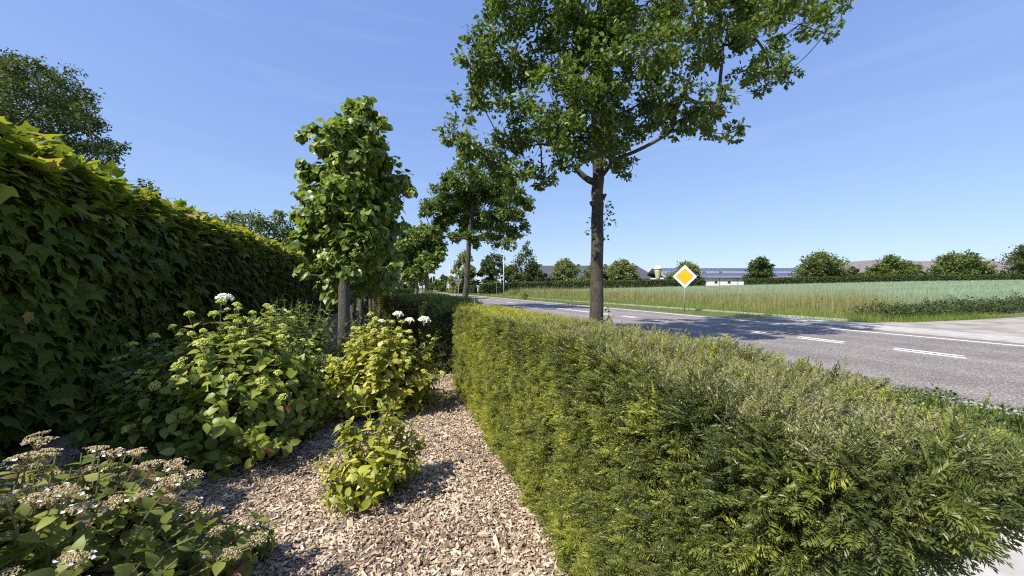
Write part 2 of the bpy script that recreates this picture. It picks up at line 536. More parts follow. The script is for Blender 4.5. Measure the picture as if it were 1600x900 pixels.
sz = rng.lognormal(-.12, .5, n)
sc = np.stack([.0068 * sz * (.6 + .8 * rng.random(n)), .0222 * sz, .003 + .003 * rng.random(n)], -1)
b = MB()
b.scatter(CHIP, pos, frames(dirs, nrm), sc, np.clip(rng.beta(2.0, 2.1, n) + .16 * bumpy(pos, 3.0, 9), 0, 1))
tag(b.build('wood_chips', M['chip']), 'pale brown wood chips covering the planting bed', 'wood chips', kind='stuff')
for i, (a, c, r, lab) in enumerate((((-.75, 1.62, .05), (.02, 2.18, .06), .006, 'longest pale dry stick lying on the wood chips'),
                                    ((-.85, 2.05, .05), (-.42, 1.98, .06), .006, 'short dark stick on the wood chips left of the pale stick'),
                                    ((.58, 1.98, .045), (.62, 2.4, .06), .005, 'thin stick on the wood chips near the yew hedge foot'))):
    a, c = np.array(a), np.array(c)
    t = np.linspace(0, 1, 7)[:, None]
    P = a + t * (c - a) + .012 * rng.normal(size=(7, 3)) * [1, 1, .3]
    b = MB()
    b.tube(P - a, np.linspace(r, r * .5, 7), 6)
    tag(b.build('stick', M['twig'], loc=a), lab, 'stick')


# ------------------------------------------------------------------ hedges
def hedge_core(rings, seed=0.0, amp=.035, wave=3.0):
    """rings: list of cross-section loops (k,3) -> bumpy closed core"""
    k = len(rings[0])
    V = np.concatenate(rings)
    ctr = np.repeat([r.mean(0) for r in rings], k, 0)
    V = V + norm(V - ctr) * (amp * bumpy(V, wave, seed))[:, None]
    F = [(i * k + j, i * k + j + 1, (i + 1) * k + j + 1, (i + 1) * k + j) for i in range(len(rings) - 1) for j in range(k - 1)]
    mb = MB()
    mb.add(V, F)
    e0, e1 = tuple(range(k)), tuple((len(rings) - 1) * k + j for j in range(k))
    mb.add(V[list(e0)], [tuple(range(k))[::-1]])
    mb.add(V[list(e1)], [tuple(range(k))])
    return mb


def profile(w, h, m=5):
    """left base - over the top - right base, as (offset, height)"""
    P = [(-w / 2 - .02, .0)]
    P += [(-w / 2 + .02 * t, h * t * .93) for t in np.linspace(.15, 1, m)]
    P += [(-w / 2 + .06, h - .015), (-w / 4, h), (0, h + .01), (w / 4, h), (w / 2 - .06, h - .02)]
    P += [(w / 2 - .01, h * t * .92) for t in np.linspace(1, .15, m)]
    P += [(w / 2 + .01, 0)]
    return np.array(P)


# near yew hedge beside the wood chips
yew_top = 1.12
rings = []
pr = profile(.72, yew_top)
for i, y in enumerate(np.concatenate([np.linspace(0, .35, 6), np.linspace(.45, 5.1, 36), [5.2, 5.25]])):
    end = min(1.0, .45 + .55 * math.sqrt(min(1, y / .3)))
    fe = 1.0 if y < 5.15 else (.93 if y < 5.22 else .75)
    x = 1.22 + pr[:, 0] * end * (fe if fe < 1 else 1)
    sag = .11 * max(0, 1 - y / 1.3)
    z = np.maximum(pr[:, 1] - sag * (pr[:, 1] / yew_top), 0) * (fe * .5 + .5)
    yy = .33 + y + max(0, 1 - y / 1.2) * (.30 * (x - .88) + .80 * np.clip(1 - z / yew_top - .08, 0, 1) ** .8)
    rings.append(np.stack([x, yy, z], -1))
yc = hedge_core(rings, .4, .03, 4.0)
Y = thing('yew_hedge', 'clipped yew hedge with yellow green sides and dull brownish top beside the wood chips', 'hedge')
inner = []
for r_ in rings:
    c_ = r_.mean(0)
    q_ = c_ + (r_ - c_) * np.array([.76, 1, .90])
    q_[:, 2] = np.where(r_[:, 2] < .02, 0, q_[:, 2])
    inner.append(q_)
inner[0][:, 1] += .06
hedge_core(inner[4:], .4, .03, 4.0).build('hedge_core', M['core'], Y, smooth=True)
fol = MB()


def yew_scatter(m, k, tm, s0, s1, spread, density):
    """m tufts of about k sprigs that fan out from one twig end, leaving dark gaps between tufts"""
    C, N = sample_faces(yc, m, density)
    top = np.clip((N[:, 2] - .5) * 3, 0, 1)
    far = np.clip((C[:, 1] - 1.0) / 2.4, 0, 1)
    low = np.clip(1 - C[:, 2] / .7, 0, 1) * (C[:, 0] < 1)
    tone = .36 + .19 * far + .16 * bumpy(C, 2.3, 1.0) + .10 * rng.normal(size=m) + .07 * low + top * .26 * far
    dry = top * np.clip((3.9 - C[:, 1]) / 1.6, 0, 1)  # brownish top, its colour also paled to paint in sun from above
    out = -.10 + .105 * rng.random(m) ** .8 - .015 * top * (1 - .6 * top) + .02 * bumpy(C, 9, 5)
    n = m * k
    i = np.repeat(np.arange(m), k)
    t = norm(rv(n) - N[i] * (rv(n) * N[i]).sum(1)[:, None])
    fan = rng.random(n)[:, None]
    d = norm(N[i] * (1.05 - .55 * fan) + t * (.25 + .95 * fan) + np.array([.05, 0, .22]))
    P = C[i] + N[i] * out[i][:, None] + t * spread * rng.random(n)[:, None]
    nn = norm(N[i] * .6 + np.array([0, 0, .7]) + .55 * rv(n))
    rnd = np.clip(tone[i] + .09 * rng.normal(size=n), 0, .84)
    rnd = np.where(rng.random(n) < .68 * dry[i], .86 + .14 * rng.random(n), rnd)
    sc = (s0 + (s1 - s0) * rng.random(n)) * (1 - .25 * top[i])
    q = rng.integers(0, len(tm), n)
    for j in range(len(tm)):
        w_ = q == j
        fol.scatter(tm[j], P[w_], frames(d[w_], nn[w_]), sc[w_], rnd[w_])


vis = lambda c: np.where(c[:, 0] > 1.56, .25, 1.0)
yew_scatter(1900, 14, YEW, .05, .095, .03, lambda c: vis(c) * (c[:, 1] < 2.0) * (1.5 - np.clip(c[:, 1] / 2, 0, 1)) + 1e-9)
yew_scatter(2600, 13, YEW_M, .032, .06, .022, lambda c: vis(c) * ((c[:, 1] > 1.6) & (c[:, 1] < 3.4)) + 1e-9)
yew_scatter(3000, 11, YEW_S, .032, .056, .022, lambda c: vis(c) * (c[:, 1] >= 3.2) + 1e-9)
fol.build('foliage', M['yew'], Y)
# cobweb veils on the hedge top
for k, (cxx, cyy, rr, lab) in enumerate(((1.18, 1.02, .22, 'widest grey cobweb veil on the near part of the yew hedge top'),
                                         (1.2, 1.75, .17, 'small grey cobweb on the yew hedge top further along'),
                                         (1.3, .82, .12, 'grey cobweb at the near right corner of the yew hedge'))):
    b = MB()
    for i in range(170):
        a0, a1 = rng.random(2) * 2 * PI
        r0, r1 = rr * np.sqrt(rng.random(2))
        p = np.array([r0 * math.cos(a0), r0 * math.sin(a0) * 1.6, .012 * rng.normal()])
        q = np.array([r1 * math.cos(a1), r1 * math.sin(a1) * 1.6, .012 * rng.normal()])
        q = p + (q - p) * min(1, .16 / max(.01, np.linalg.norm(q - p)))
        s = norm(np.cross(q - p, [0, 0, 1])) * .0002
        m_ = (p + q) / 2 - [0, 0, .008]
        b.add([p - s, p + s, m_ + s, m_ - s, q + s, q - s], [(0, 1, 2, 3), (3, 2, 4, 5)])
    zc = yew_top + .012 - .11 * max(0, 1 - (cyy - .6) / 1.3)
    tag(b.build('cobweb', M['web'], loc=(cxx, cyy, zc)), lab, 'cobweb', 'cobwebs on the yew hedge')


def path_hedge(name, label, pts, w, h, leaf, n, sizes, tmpl, seed, base=lambda P, N: .5, wt=None, step=.5, amp=.05, wave=2.0, zb=None):
    pts = np.array(pts, float)
    seg = np.linalg.norm(np.diff(pts, axis=0), axis=1)
    s = np.concatenate([[0], np.cumsum(seg)])
    ss = np.linspace(0, s[-1], max(3, int(s[-1] / step)))
    C = np.stack([np.interp(ss, s, pts[:, 0]), np.interp(ss, s, pts[:, 1])], -1)
    T = norm(np.gradient(C, axis=0))
    Nn = np.stack([T[:, 1], -T[:, 0]], -1)
    pr = profile(w, h)
    rings = []
    for i in range(len(ss)):
        xy = C[i] + pr[:, :1] * Nn[i]
        f = .9 if i in (0, len(ss) - 1) else 1
        zz = pr[:, 1] * f + (zb(C[i, 0]) if zb else 0)
        rings.append(np.column_stack([xy, zz]))
    core = hedge_core(rings, seed, amp, wave)
    H = thing(name, label, 'hedge')
    core.build('hedge_core', M['core'], H, smooth=True)
    P, N = sample_faces(core, n, wt)
    d = norm(N * .8 + rv(n) + np.array([0, 0, .2]))
    nn = norm(N + .6 * rv(n) + np.array([0, 0, .4]))
    f = MB()
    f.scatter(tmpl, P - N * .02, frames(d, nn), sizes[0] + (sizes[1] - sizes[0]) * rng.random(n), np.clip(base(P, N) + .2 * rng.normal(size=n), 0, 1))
    f.build('foliage', leaf, H)
    return H


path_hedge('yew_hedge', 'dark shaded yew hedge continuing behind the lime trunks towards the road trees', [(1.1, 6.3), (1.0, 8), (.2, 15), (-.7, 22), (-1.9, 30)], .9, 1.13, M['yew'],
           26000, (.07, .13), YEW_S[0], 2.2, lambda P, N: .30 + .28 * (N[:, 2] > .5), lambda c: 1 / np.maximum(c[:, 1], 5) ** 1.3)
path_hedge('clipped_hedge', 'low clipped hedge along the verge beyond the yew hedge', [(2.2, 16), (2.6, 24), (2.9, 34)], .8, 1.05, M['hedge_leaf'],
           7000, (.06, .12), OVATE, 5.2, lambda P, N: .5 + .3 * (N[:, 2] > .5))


def hl(px, Z):
    p = W(px, 450, Z)
    return (p[0], p[1])


fz = lambda x: float(tz(x))
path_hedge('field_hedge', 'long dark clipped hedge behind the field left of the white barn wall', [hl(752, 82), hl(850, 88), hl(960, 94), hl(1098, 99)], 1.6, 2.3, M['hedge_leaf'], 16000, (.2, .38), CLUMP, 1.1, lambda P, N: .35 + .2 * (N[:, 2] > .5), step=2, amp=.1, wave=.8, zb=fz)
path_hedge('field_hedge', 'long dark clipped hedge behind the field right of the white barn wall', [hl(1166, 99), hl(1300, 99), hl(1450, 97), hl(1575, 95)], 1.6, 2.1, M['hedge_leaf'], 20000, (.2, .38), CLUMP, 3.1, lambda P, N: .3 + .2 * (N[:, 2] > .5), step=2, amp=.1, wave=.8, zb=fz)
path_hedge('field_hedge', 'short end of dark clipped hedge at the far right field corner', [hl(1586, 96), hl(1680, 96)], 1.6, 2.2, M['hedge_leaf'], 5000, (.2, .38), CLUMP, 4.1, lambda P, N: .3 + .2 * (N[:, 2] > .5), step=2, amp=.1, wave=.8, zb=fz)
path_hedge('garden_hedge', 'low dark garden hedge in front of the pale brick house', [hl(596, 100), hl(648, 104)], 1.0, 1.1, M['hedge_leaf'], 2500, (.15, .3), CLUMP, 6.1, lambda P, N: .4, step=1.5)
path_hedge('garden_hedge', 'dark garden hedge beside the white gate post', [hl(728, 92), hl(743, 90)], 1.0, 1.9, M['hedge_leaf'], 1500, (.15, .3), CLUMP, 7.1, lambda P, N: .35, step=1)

# ------------------------------------------------------------------ creeper-covered wall on the left
Iv = thing('creeper_wall', 'tall garden wall completely covered in dark green creeper with a yellow lit top', 'wall')
rings = []
k = 22
for y in np.linspace(-2, 25.5, 110):
    P = [(-2.98 - .03, 0)] + [(-2.98 - .02 * t, t * 2.0) for t in np.linspace(.1, 1, 12)] + [(-3.06, 2.2), (-3.18, 2.38), (-3.36, 2.52), (-3.56, 2.55)] + [(-3.74, 2.4), (-3.76, 1.8), (-3.76, .9), (-3.76, 0)]
    P = np.array(P)[::-1]
    P[:, 1] *= 1.025 + .055 / (1 + math.exp((y - 5.6) / .35))
    rings.append(np.stack([P[:, 0], np.full(len(P), y), P[:, 1]], -1))
wc = hedge_core(rings, 3.3, .11, 1.9)
wc.build('wall', M['core'], Iv, smooth=True)
wt = lambda c: np.where(c[:, 0] < -3.5, .12, 1.0) * np.where(c[:, 1] < 3.3, .25, np.where(c[:, 1] < 11, 1.6, 1.0)) * np.where(c[:, 2] > 2.3, 1.5, 1)
n = 25000
P, N = sample_faces(wc, n, wt)
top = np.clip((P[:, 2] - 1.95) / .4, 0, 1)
P = P + N * (-.03 + .05 * bumpy(P, 5.5, 4) + .13 * rng.random(n) ** 1.6)[:, None] + top[:, None] * np.array([0, 0, 1.0]) * (.10 * rng.random(n) ** 2)[:, None]
down = np.array([0, 0, -1.0])
d = norm(down * (1 - .75 * top)[:, None] + .7 * rv(n) + N * .38 + top[:, None] * np.array([.35, 0, 0]))
nn = norm(N * .9 + np.array([0, 0, .55]) + .38 * rv(n) + top[:, None] * np.array([-.15, 0, .5]))
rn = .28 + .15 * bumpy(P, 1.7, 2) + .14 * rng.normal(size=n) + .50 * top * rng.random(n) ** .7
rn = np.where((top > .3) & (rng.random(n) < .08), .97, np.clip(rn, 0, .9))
b = MB()
sz_ = .06 + .15 * rng.random(n) ** 1.3
rn = np.where(rng.random(n) < .006, 1.0, rn)
k2 = rng.random(n) < .4
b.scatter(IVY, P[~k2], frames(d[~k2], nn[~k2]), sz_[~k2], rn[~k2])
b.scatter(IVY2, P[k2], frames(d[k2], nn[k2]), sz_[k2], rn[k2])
# loose shoots along the top
st = MB()
for i in range(60):
    y = 3.5 + 21 * rng.random() ** 1.5
    p0 = np.array([-3.25 + .25 * rng.random(), y, 2.52])
    ln = .15 + .3 * rng.random()
    dv = norm(np.array([.7 * rng.random(), rng.normal() * .6, .45 + .3 * rng.random()]))
    t = np.linspace(0, 1, 6)[:, None]
    Q = p0 + t * dv * ln - np.array([0, 0, .25]) * ln * t ** 2
    st.tube(Q, np.linspace(.004, .0015, 6), 4)
    kk = 5
    b.scatter(IVY, Q[1:6], frames(norm(dv + .8 * rv(kk)), norm(np.array([0, 0, 1.0]) + .4 * rv(kk))), .08 - .012 * np.arange(kk), .72 + .25 * rng.random(kk))
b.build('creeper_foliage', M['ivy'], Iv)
st.build('creeper_stem', M['stem'], Iv)


# ------------------------------------------------------------------ trees
def grow(tree, trunk, tr, clumps, radii, leaf_tmpl, leaf_mat_, bark, n_leaf, leaf_size, sub=9, sub_r=.36, droop=0.0, flat=.8, first=.45, twig_r=.012, sides=12, tone=.45, out=.5):
    """trunk: polyline, tr: its radii, clumps: centres of the crown's leaf masses. Limbs reach every clump."""
    o = np.array(tree.location)
    trunk, clumps = np.array(trunk, float) - o, np.array(clumps, float) - o
    radii = np.array(radii, float)
    # dense trunk polyline
    s = np.linspace(0, 1, 26)
    su = np.linspace(0, 1, len(trunk))
    TP = np.stack([np.interp(s, su, trunk[:, k]) for k in range(3)], -1)
    TR = np.interp(s, su, tr)
    TP[1:-1, :2] += .06 * TR[1:-1, None] * rng.normal(size=(24, 2))
    TR = TR * (1 + .22 * np.exp(-s * 26 / 1.2))
    wood = MB()
    wood.tube(TP, TR, sides, wob=.022)
    nodes = [TP[i] for i in range(26) if s[i] >= first]
    nrad = [TR[i] for i in range(26) if s[i] >= first]
    par = [-1] * len(nodes)
    nt_ = len(nodes)
    ax = np.array(nodes)
    dist = np.min(np.linalg.norm(clumps[:, None] - ax[None], axis=2), axis=1)
    order = np.argsort(dist)
    for i in order:
        c = clumps[i]
        A = np.array(nodes)
        dd = np.linalg.norm(A - c, axis=1) + .9 * np.maximum(0, A[:, 2] - c[2] + .15) + .5 * np.maximum(0, c[2] - A[:, 2] - 1.2)
        dd[:nt_] *= 1.15
        j = int(np.argmin(dd))
        nodes.append(c)
        nrad.append(0)
        par.append(j)
    wgt = np.ones(len(nodes))
    for i in range(len(nodes) - 1, nt_ - 1, -1):
        if par[i] >= nt_:
            wgt[par[i]] += wgt[i]
    for i in range(nt_, len(nodes)):
        a, c = nodes[par[i]], nodes[i]
        L = np.linalg.norm(c - a)
        t = np.linspace(0, 1, 7)[:, None]
        m_ = (a + c) / 2 + np.array([0, 0, -.10 * L]) + .09 * L * rng.normal(size=3)
        Q = (1 - t) ** 2 * a + 2 * t * (1 - t) * m_ + t ** 2 * c
        r1 = twig_r * 1.3 * wgt[i] ** .5
        r0 = min(r1 * 1.35, (nrad[par[i]] * .8 if par[i] < nt_ else 9))
        wood.tube(Q, np.linspace(r0, r1, 7), 7, cap=False)
    # twigs and leaves
    fol = MB()
    vol = radii ** 2
    per = np.maximum(1, (n_leaf * vol / vol.sum() / sub)).astype(int)
    for c, r, m_ in zip(clumps, radii, per):
        S = rv(sub) * (r * (.45 + .55 * rng.random(sub)))[:, None] * np.array([1, 1, flat])
        for q in S:
            t = np.linspace(0, 1, 4)[:, None]
            wood.tube(c + t * q + (t * (1 - t)) * .2 * r * rng.normal(size=3), np.linspace(twig_r, twig_r * .35, 4), 4, cap=False)
            p = q + r * sub_r * rng.normal(size=(m_, 3)) * np.array([1, 1, .75])
            p = p + q * .12
            oo = norm(p + 1e-6)
            d = norm(rv(m_) * .8 + oo * out + np.array([0, 0, -droop]))
            nn = norm(np.array([0, 0, .75]) + .6 * rv(m_) + oo * .35)
            fol.scatter(leaf_tmpl, c + p, frames(d, nn), leaf_size * (.7 + .6 * rng.random(m_)), np.clip(tone + .2 * rng.normal(size=m_) + .12 * rng.normal(), 0, 1))
    wood.build('trunk', bark, tree, smooth=True)
    fol.build('crown', leaf_mat_, tree)


def px_clumps(lst, Z, spread, seed):
    r = np.random.default_rng(seed)
    C, R = [], []
    for (x, y, rad) in lst:
        dz = spread * (r.random() * 2 - 1)
        C.append(W(x, y, Z + dz))
        R.append(rad * (Z + dz) / FOC)
    return C, R


# nearest oak
OG = 'oaks lining the near side of the road'
Z1 = 9.74
base = W(932, 0, Z1)
t = thing('oak_tree', 'largest oak with open crown standing right behind the yew hedge', 'tree', (base[0], base[1], 0), group=OG)
tp = [(base[0], base[1], -.02)] + [tuple(W(x, y, Z1)) for x, y in ((932, 480), (933, 400), (934, 330), (935, 280), (934, 220), (930, 150), (932, 70), (940, -10), (945, -90), (945, -170))]
nearC = [(1075, 188, 20), (1050, 204, 16), (1100, 205, 14), (1165, 110, 22), (1180, 60, 28), (790, 25, 48), (850, 15, 55), (920, 10, 55), (1000, 15, 55), (1070, 15, 50), (1135, 25, 42), (1195, 15, 40), (1250, 38, 32), (1290, 52, 16), (1262, 8, 25), (1312, 2, 18),
         (738, 88, 26), (778, 95, 45), (850, 90, 52), (930, 85, 50), (1010, 85, 52), (1075, 75, 45), (1130, 70, 34), (1200, 105, 28), (1228, 112, 20), (1188, 140, 14),
         (742, 145, 34), (795, 160, 48), (865, 160, 50), (935, 165, 48), (1010, 155, 48), (1070, 150, 36), (1105, 185, 30), (1140, 208, 18), (1122, 160, 20),
         (706, 205, 22), (738, 225, 34), (785, 230, 42), (845, 225, 42), (905, 215, 42), (965, 215, 36), (1000, 195, 24), (1030, 190, 22),
         (765, 262, 24), (805, 275, 26), (845, 280, 22), (972, 262, 18), (885, 240, 26), (912, 245, 18), (958, 250, 18), (728, 250, 14)]
upC = [(800, -50, 55), (880, -60, 60), (960, -55, 60), (1040, -50, 55), (1110, -40, 50), (1180, -30, 45), (830, -120, 55), (910, -130, 60), (990, -125, 58), (1070, -110, 50), (870, -190, 50), (950, -200, 55), (1020, -180, 45), (930, -250, 40), (1240, -30, 35), (760, -20, 40)]
C, R = px_clumps(nearC + upC, Z1, 1.9, 3)
C2, R2 = px_clumps([(925, 25, 36), (945, 70, 36), (915, 110, 36), (945, 150, 32), (918, 185, 30), (938, 215, 22), (960, 30, 36), (900, 150, 34), (930, 60, 34)], 8.5, .35, 77)
C, R = C + C2, R + R2
grow(t, tp, [.172, .158, .152, .15, .142, .13, .125, .10, .08, .05, .02], C, R, OAK, M['oak'], M['bark'], 54000, .125, sub=12, sub_r=.17, first=.36, twig_r=.0062, sides=16, tone=.45)
# sawn-off limb, epicormic shoots and knots on its trunk
b = MB()
p0, p1 = W(928, 284, Z1) - np.array(t.location), W(899, 262, Z1) - np.array(t.location)
tt = np.linspace(0, 1, 5)[:, None]
b.tube(p0 + tt * (p1 - p0) + np.array([0, 0, -.06]) * tt * (1 - tt) * 4, np.linspace(.09, .06, 5), 10, wob=.05)
b.build('branch_stub', M['bark'], t, smooth=True)
for (x, y) in ((944, 306), (925, 318)):
    b = MB()
    q = W(x, y, Z1 - .06) - np.array(t.location)
    b.tube([q - [.05 * np.sign(932 - x) * -1, 0, .03], q, q + [.05 * np.sign(x - 932), 0, .04]], [.075, .06, .03], 9, wob=.06)
    b.build('bark_knot', M['bark'], t, smooth=True)
ep = MB()
for (x, y, r_, n_) in ((948, 330, .1, 40), (951, 345, .07, 25), (925, 345, .05, 10), (948, 372, .03, 5), (944, 490, .12, 30), (922, 362, .04, 8)):
    c = W(x, y, Z1 - .1) - np.array(t.location)
    q = rng.normal(size=(n_, 3)) * r_
    ep.scatter(OAK, c + q, frames(norm(rv(n_) + norm(q)), norm(rv(n_) + [0, 0, 1])), .07 + .05 * rng.random(n_), .5 + .2 * rng.normal(size=n_))
ep.build('shoot_foliage', M['oak'], t)

# second oak
Z2 = 26.0
base = W(727, 0, Z2)
t = thing('oak_tree', 'second oak along the road, a little leaning, behind the grey triangular sign back', 'tree', (base[0], base[1], 0), group=OG)
tp = [(base[0] - .1, base[1], -.02)] + [tuple(W(x, y, Z2)) for x, y in ((729, 440), (732, 400), (733, 370), (738, 330), (742, 295), (745, 260))]
c2 = [(672, 322, 14), (690, 330, 20), (700, 305, 20), (710, 280, 18), (735, 275, 20), (760, 285, 18), (785, 300, 20), (810, 305, 18), (825, 318, 10), (720, 310, 24), (750, 315, 26), (780, 330, 22), (805, 335, 16), (690, 350, 16), (715, 345, 22), (745, 345, 24), (775, 355, 20), (800, 362, 14), (820, 355, 8), (680, 365, 9), (712, 368, 12), (740, 372, 14), (770, 375, 12), (795, 382, 9), (790, 275, 16), (760, 262, 14), (665, 335, 8)]
C, R = px_clumps(c2, Z2, 2.8, 5)
grow(t, tp, [.22, .18, .165, .155, .12, .09, .04], C, R, OAK, M['oak'], M['bark'], 27000, .2, sub=10, sub_r=.22, first=.4, twig_r=.02, tone=.42)
# further oaks
c3 = [(640, 375, 14), (655, 365, 13), (672, 368, 13), (632, 392, 14), (650, 390, 16), (670, 392, 15), (685, 388, 9), (628, 410, 12), (645, 412, 15), (665, 412, 13), (680, 405, 8), (640, 430, 9), (655, 428, 9), (683, 372, 8), (688, 395, 6)]
for (px, Z, lab, dx, sc_) in ((667, 48, 'third oak along the road with its trunk beside the pavement edge', 0, 1.0), (651, 60, 'furthest visible oak of the roadside row, dense and round', -4, .85)):
    base = W(px, 0, Z)
    t = thing('oak_tree', lab, 'tree', (base[0], base[1], 0), group=OG)
    cl = [((x - 657) * sc_ + 657 + dx, (y - 440) * sc_ + 440, r * sc_) for x, y, r in c3]
    C, R = px_clumps(cl, Z, 3, int(Z))
    grow(t, [(base[0], base[1], -.02), tuple(W(px, 440, Z)), tuple(W(px, 410, Z)), tuple(W(px - 2, 375, Z))], [.3, .26, .22, .06], C, R, CLUMP, M['oak'], M['bark_far'], 11000, .36, sub=8, sub_r=.34, first=.45, twig_r=.03, sides=8, tone=.6)

# lime row
LG = 'row of lime trees in the bed'
lime1 = [(552, 168, 13), (576, 166, 12), (592, 182, 9), (492, 196, 9), (472, 206, 8), (512, 206, 10), (468, 250, 6), (462, 330, 6), (468, 420, 8), (642, 294, 6), (626, 345, 7), (618, 410, 8), (600, 190, 6), (575, 152, 6), (555, 156, 6), (535, 190, 16), (560, 200, 24), (590, 215, 14), (505, 225, 18), (535, 235, 26), (570, 240, 26), (600, 250, 16),
         (495, 262, 20), (525, 275, 28), (560, 280, 30), (595, 285, 22), (620, 280, 16), (636, 288, 9), (485, 300, 18), (515, 315, 28), (550, 320, 30), (585, 322, 24), (610, 315, 14), (484, 335, 18), (512, 350, 26), (545, 360, 28), (578, 362, 24), (606, 350, 14),
         (480, 372, 18), (508, 388, 24), (540, 398, 24), (572, 400, 20), (495, 415, 14), (520, 425, 14), (548, 425, 12), (505, 440, 8), (600, 380, 12)]
t = thing('lime_tree', 'nearest and leafiest lime with a thick pale grey trunk in the bed', 'tree', (-.64, 6.05, 0), group=LG)
C, R = px_clumps([(549 + (x - 549) * 1.0, y_ + 4, r_ * .74) for x, y_, r_ in lime1], 6.05, .5, 9)
C2, R2 = px_clumps([(535, 210, 16), (552, 245, 18), (545, 290, 20), (530, 325, 18), (560, 335, 20), (540, 375, 20), (565, 390, 16), (530, 405, 14), (553, 420, 12)], 5.6, .1, 19)
C, R = C + C2, R + R2
ax = np.array(t.location)
grow(t, [(ax[0], ax[1], -.02), (ax[0], ax[1], .7), (ax[0] + .01, ax[1], 1.5), (ax[0] - .02, ax[1], 2.4), (ax[0] + .03, ax[1], 3.0), (ax[0] + .08, ax[1] + .02, 3.7)], [.084, .078, .076, .045, .025, .008],
     C, R, LIME, M['lime'], M['bark_grey'], 13500, .095, sub=8, sub_r=.42, droop=.9, first=.35, twig_r=.007, tone=.5, out=.35)
for i, (Y_, r_, h_, w_, lab) in enumerate(((7.9, .052, 3.7, .5, 'thin dark trunked lime just right of the thick lime trunk'), (9.9, .05, 4.0, .75, 'lime with sunlit trunk, third in the row'),
                                           (12.2, .05, 4.1, .8, 'lime in the shade, fourth in the row of limes'), (14.6, .05, 4.2, .85, 'fifth lime in the row, mostly hidden by the others'),
                                           (17.5, .055, 4.4, .9, 'last lime of the row behind the dark yew hedge'))):
    t = thing('lime_tree', lab, 'tree', (-.66, Y_, 0), group=LG)
    C, R = [], []
    for z in np.arange(1.65, h_, .42):
        ww = w_ * (1.0 if z < h_ * .8 else .65)
        for a in np.linspace(0, 2 * PI, 6)[:-1] + rng.random() * 6:
            C.append((-.66 + ww * .62 * math.cos(a), Y_ + ww * 1.15 * math.sin(a), z + .1 * rng.normal()))
            R.append(.30)
    grow(t, [(-.66, Y_, -.02), (-.66, Y_, 1.2), (-.65, Y_ + .02, 2.2), (-.66, Y_, h_)], [r_ * 1.1, r_, r_ * .85, .015], C, R, LIME, M['lime'], M['bark_grey'], 3600, .14, sub=6, sub_r=.38, droop=.9, first=.4, twig_r=.008, sides=10, tone=.45)

# trees behind the creeper wall
def wild(name, label, lst, Z, spread, leafm, n, size, seed, tmpl=CLUMP, group=None, bark='bark_far', tr=.2, trunk_px=None, sub=7, sub_r=.33):
    xs_ = [a for a, _, _ in lst]
    px = trunk_px if trunk_px is not None else sum(xs_) / len(xs_)
    base = W(px, 0, Z)
    gz = float(tz(base[0]))
    t = thing(name, label, 'tree', (base[0], base[1], gz), group=group)
    C, R = px_clumps(lst, Z, spread, seed)
    C = [np.array([c[0], c[1], max(c[2], gz + .3)]) for c in C]
    topz = max(c[2] for c in C)
    grow(t, [(base[0], base[1], gz - .02), (base[0], base[1], gz + .4 * (topz - gz)), (base[0], base[1], gz + .92 * (topz - gz))], [tr, tr * .75, tr * .15], C, R, tmpl, leafm, M[bark], n, size, sub=sub, sub_r=sub_r, first=.15, twig_r=.02, sides=8)
    return t


wild('garden_tree', 'big dark leafy tree rising behind the creeper wall at the left', [(-60, 130, 50), (-20, 120, 40), (25, 112, 24), (55, 118, 26), (85, 128, 28), (112, 150, 24), (15, 150, 40), (60, 160, 40), (100, 180, 32), (130, 195, 22), (20, 200, 45), (80, 215, 40), (125, 225, 28), (150, 240, 20), (175, 232, 14), (192, 226, 8), (165, 258, 14), (-40, 200, 60), (60, 250, 40), (120, 262, 26), (-100, 180, 50), (40, 300, 45), (-30, 290, 50), (135, 170, 14)],
     15.5, 1.8, M['far_dark'], 34000, .12, 21, tmpl=OVATE, group='trees behind the creeper wall', trunk_px=-10, sub=9, sub_r=.26)
wild('garden_tree', 'small twig tip of a tree showing above the creeper wall', [(228, 292, 9), (238, 298, 7), (225, 305, 8), (232, 320, 12), (225, 345, 14)], 13, .3, M['far_dark'], 420, .13, 22, tmpl=OVATE, group='trees behind the creeper wall', tr=.05)
wild('garden_tree', 'pale green loose tree above the creeper wall', [(368, 345, 12), (385, 340, 12), (402, 345, 11), (375, 362, 16), (395, 362, 16), (385, 385, 20), (360, 375, 12)], 21, .8, M['far_mid'], 2600, .15, 23, tmpl=OVATE, group='trees behind the creeper wall', tr=.1)
wild('garden_tree', 'pointed bright green tree above the wall beside the lime crown', [(438, 330, 7), (437, 345, 11), (430, 360, 13), (447, 360, 13), (425, 378, 15), (455, 376, 16), (440, 395, 20), (470, 385, 14), (465, 365, 10)], 21, .8, M['far_mid'], 3000, .15, 24, tmpl=OVATE, group='trees behind the creeper wall', tr=.1)

# far trees across the road and the field
def dome(x0, x1, y0, y1, n, seed, k=.22, shape=1.0):
    r = np.random.default_rng(seed)
    L = []
    cx_, w_ = (x0 + x1) / 2, (x1 - x0) / 2
    h_ = y1 - y0
    for i in range(int(n * 1.5)):
        a = r.random() ** 1.25
        v = r.random()
        half = w_ * (1 - a ** (2.2 * shape)) ** .6 if shape > 0 else w_ * (1 - a) ** .9
        rad = min(k * h_, k * 1.1 * w_) * (.7 + .6 * r.random())
        L.append((cx_ + max(0, half - rad * .4) * (2 * v - 1), min(y1, y1 - a * (h_ - rad) * 1.0), rad))
    return L


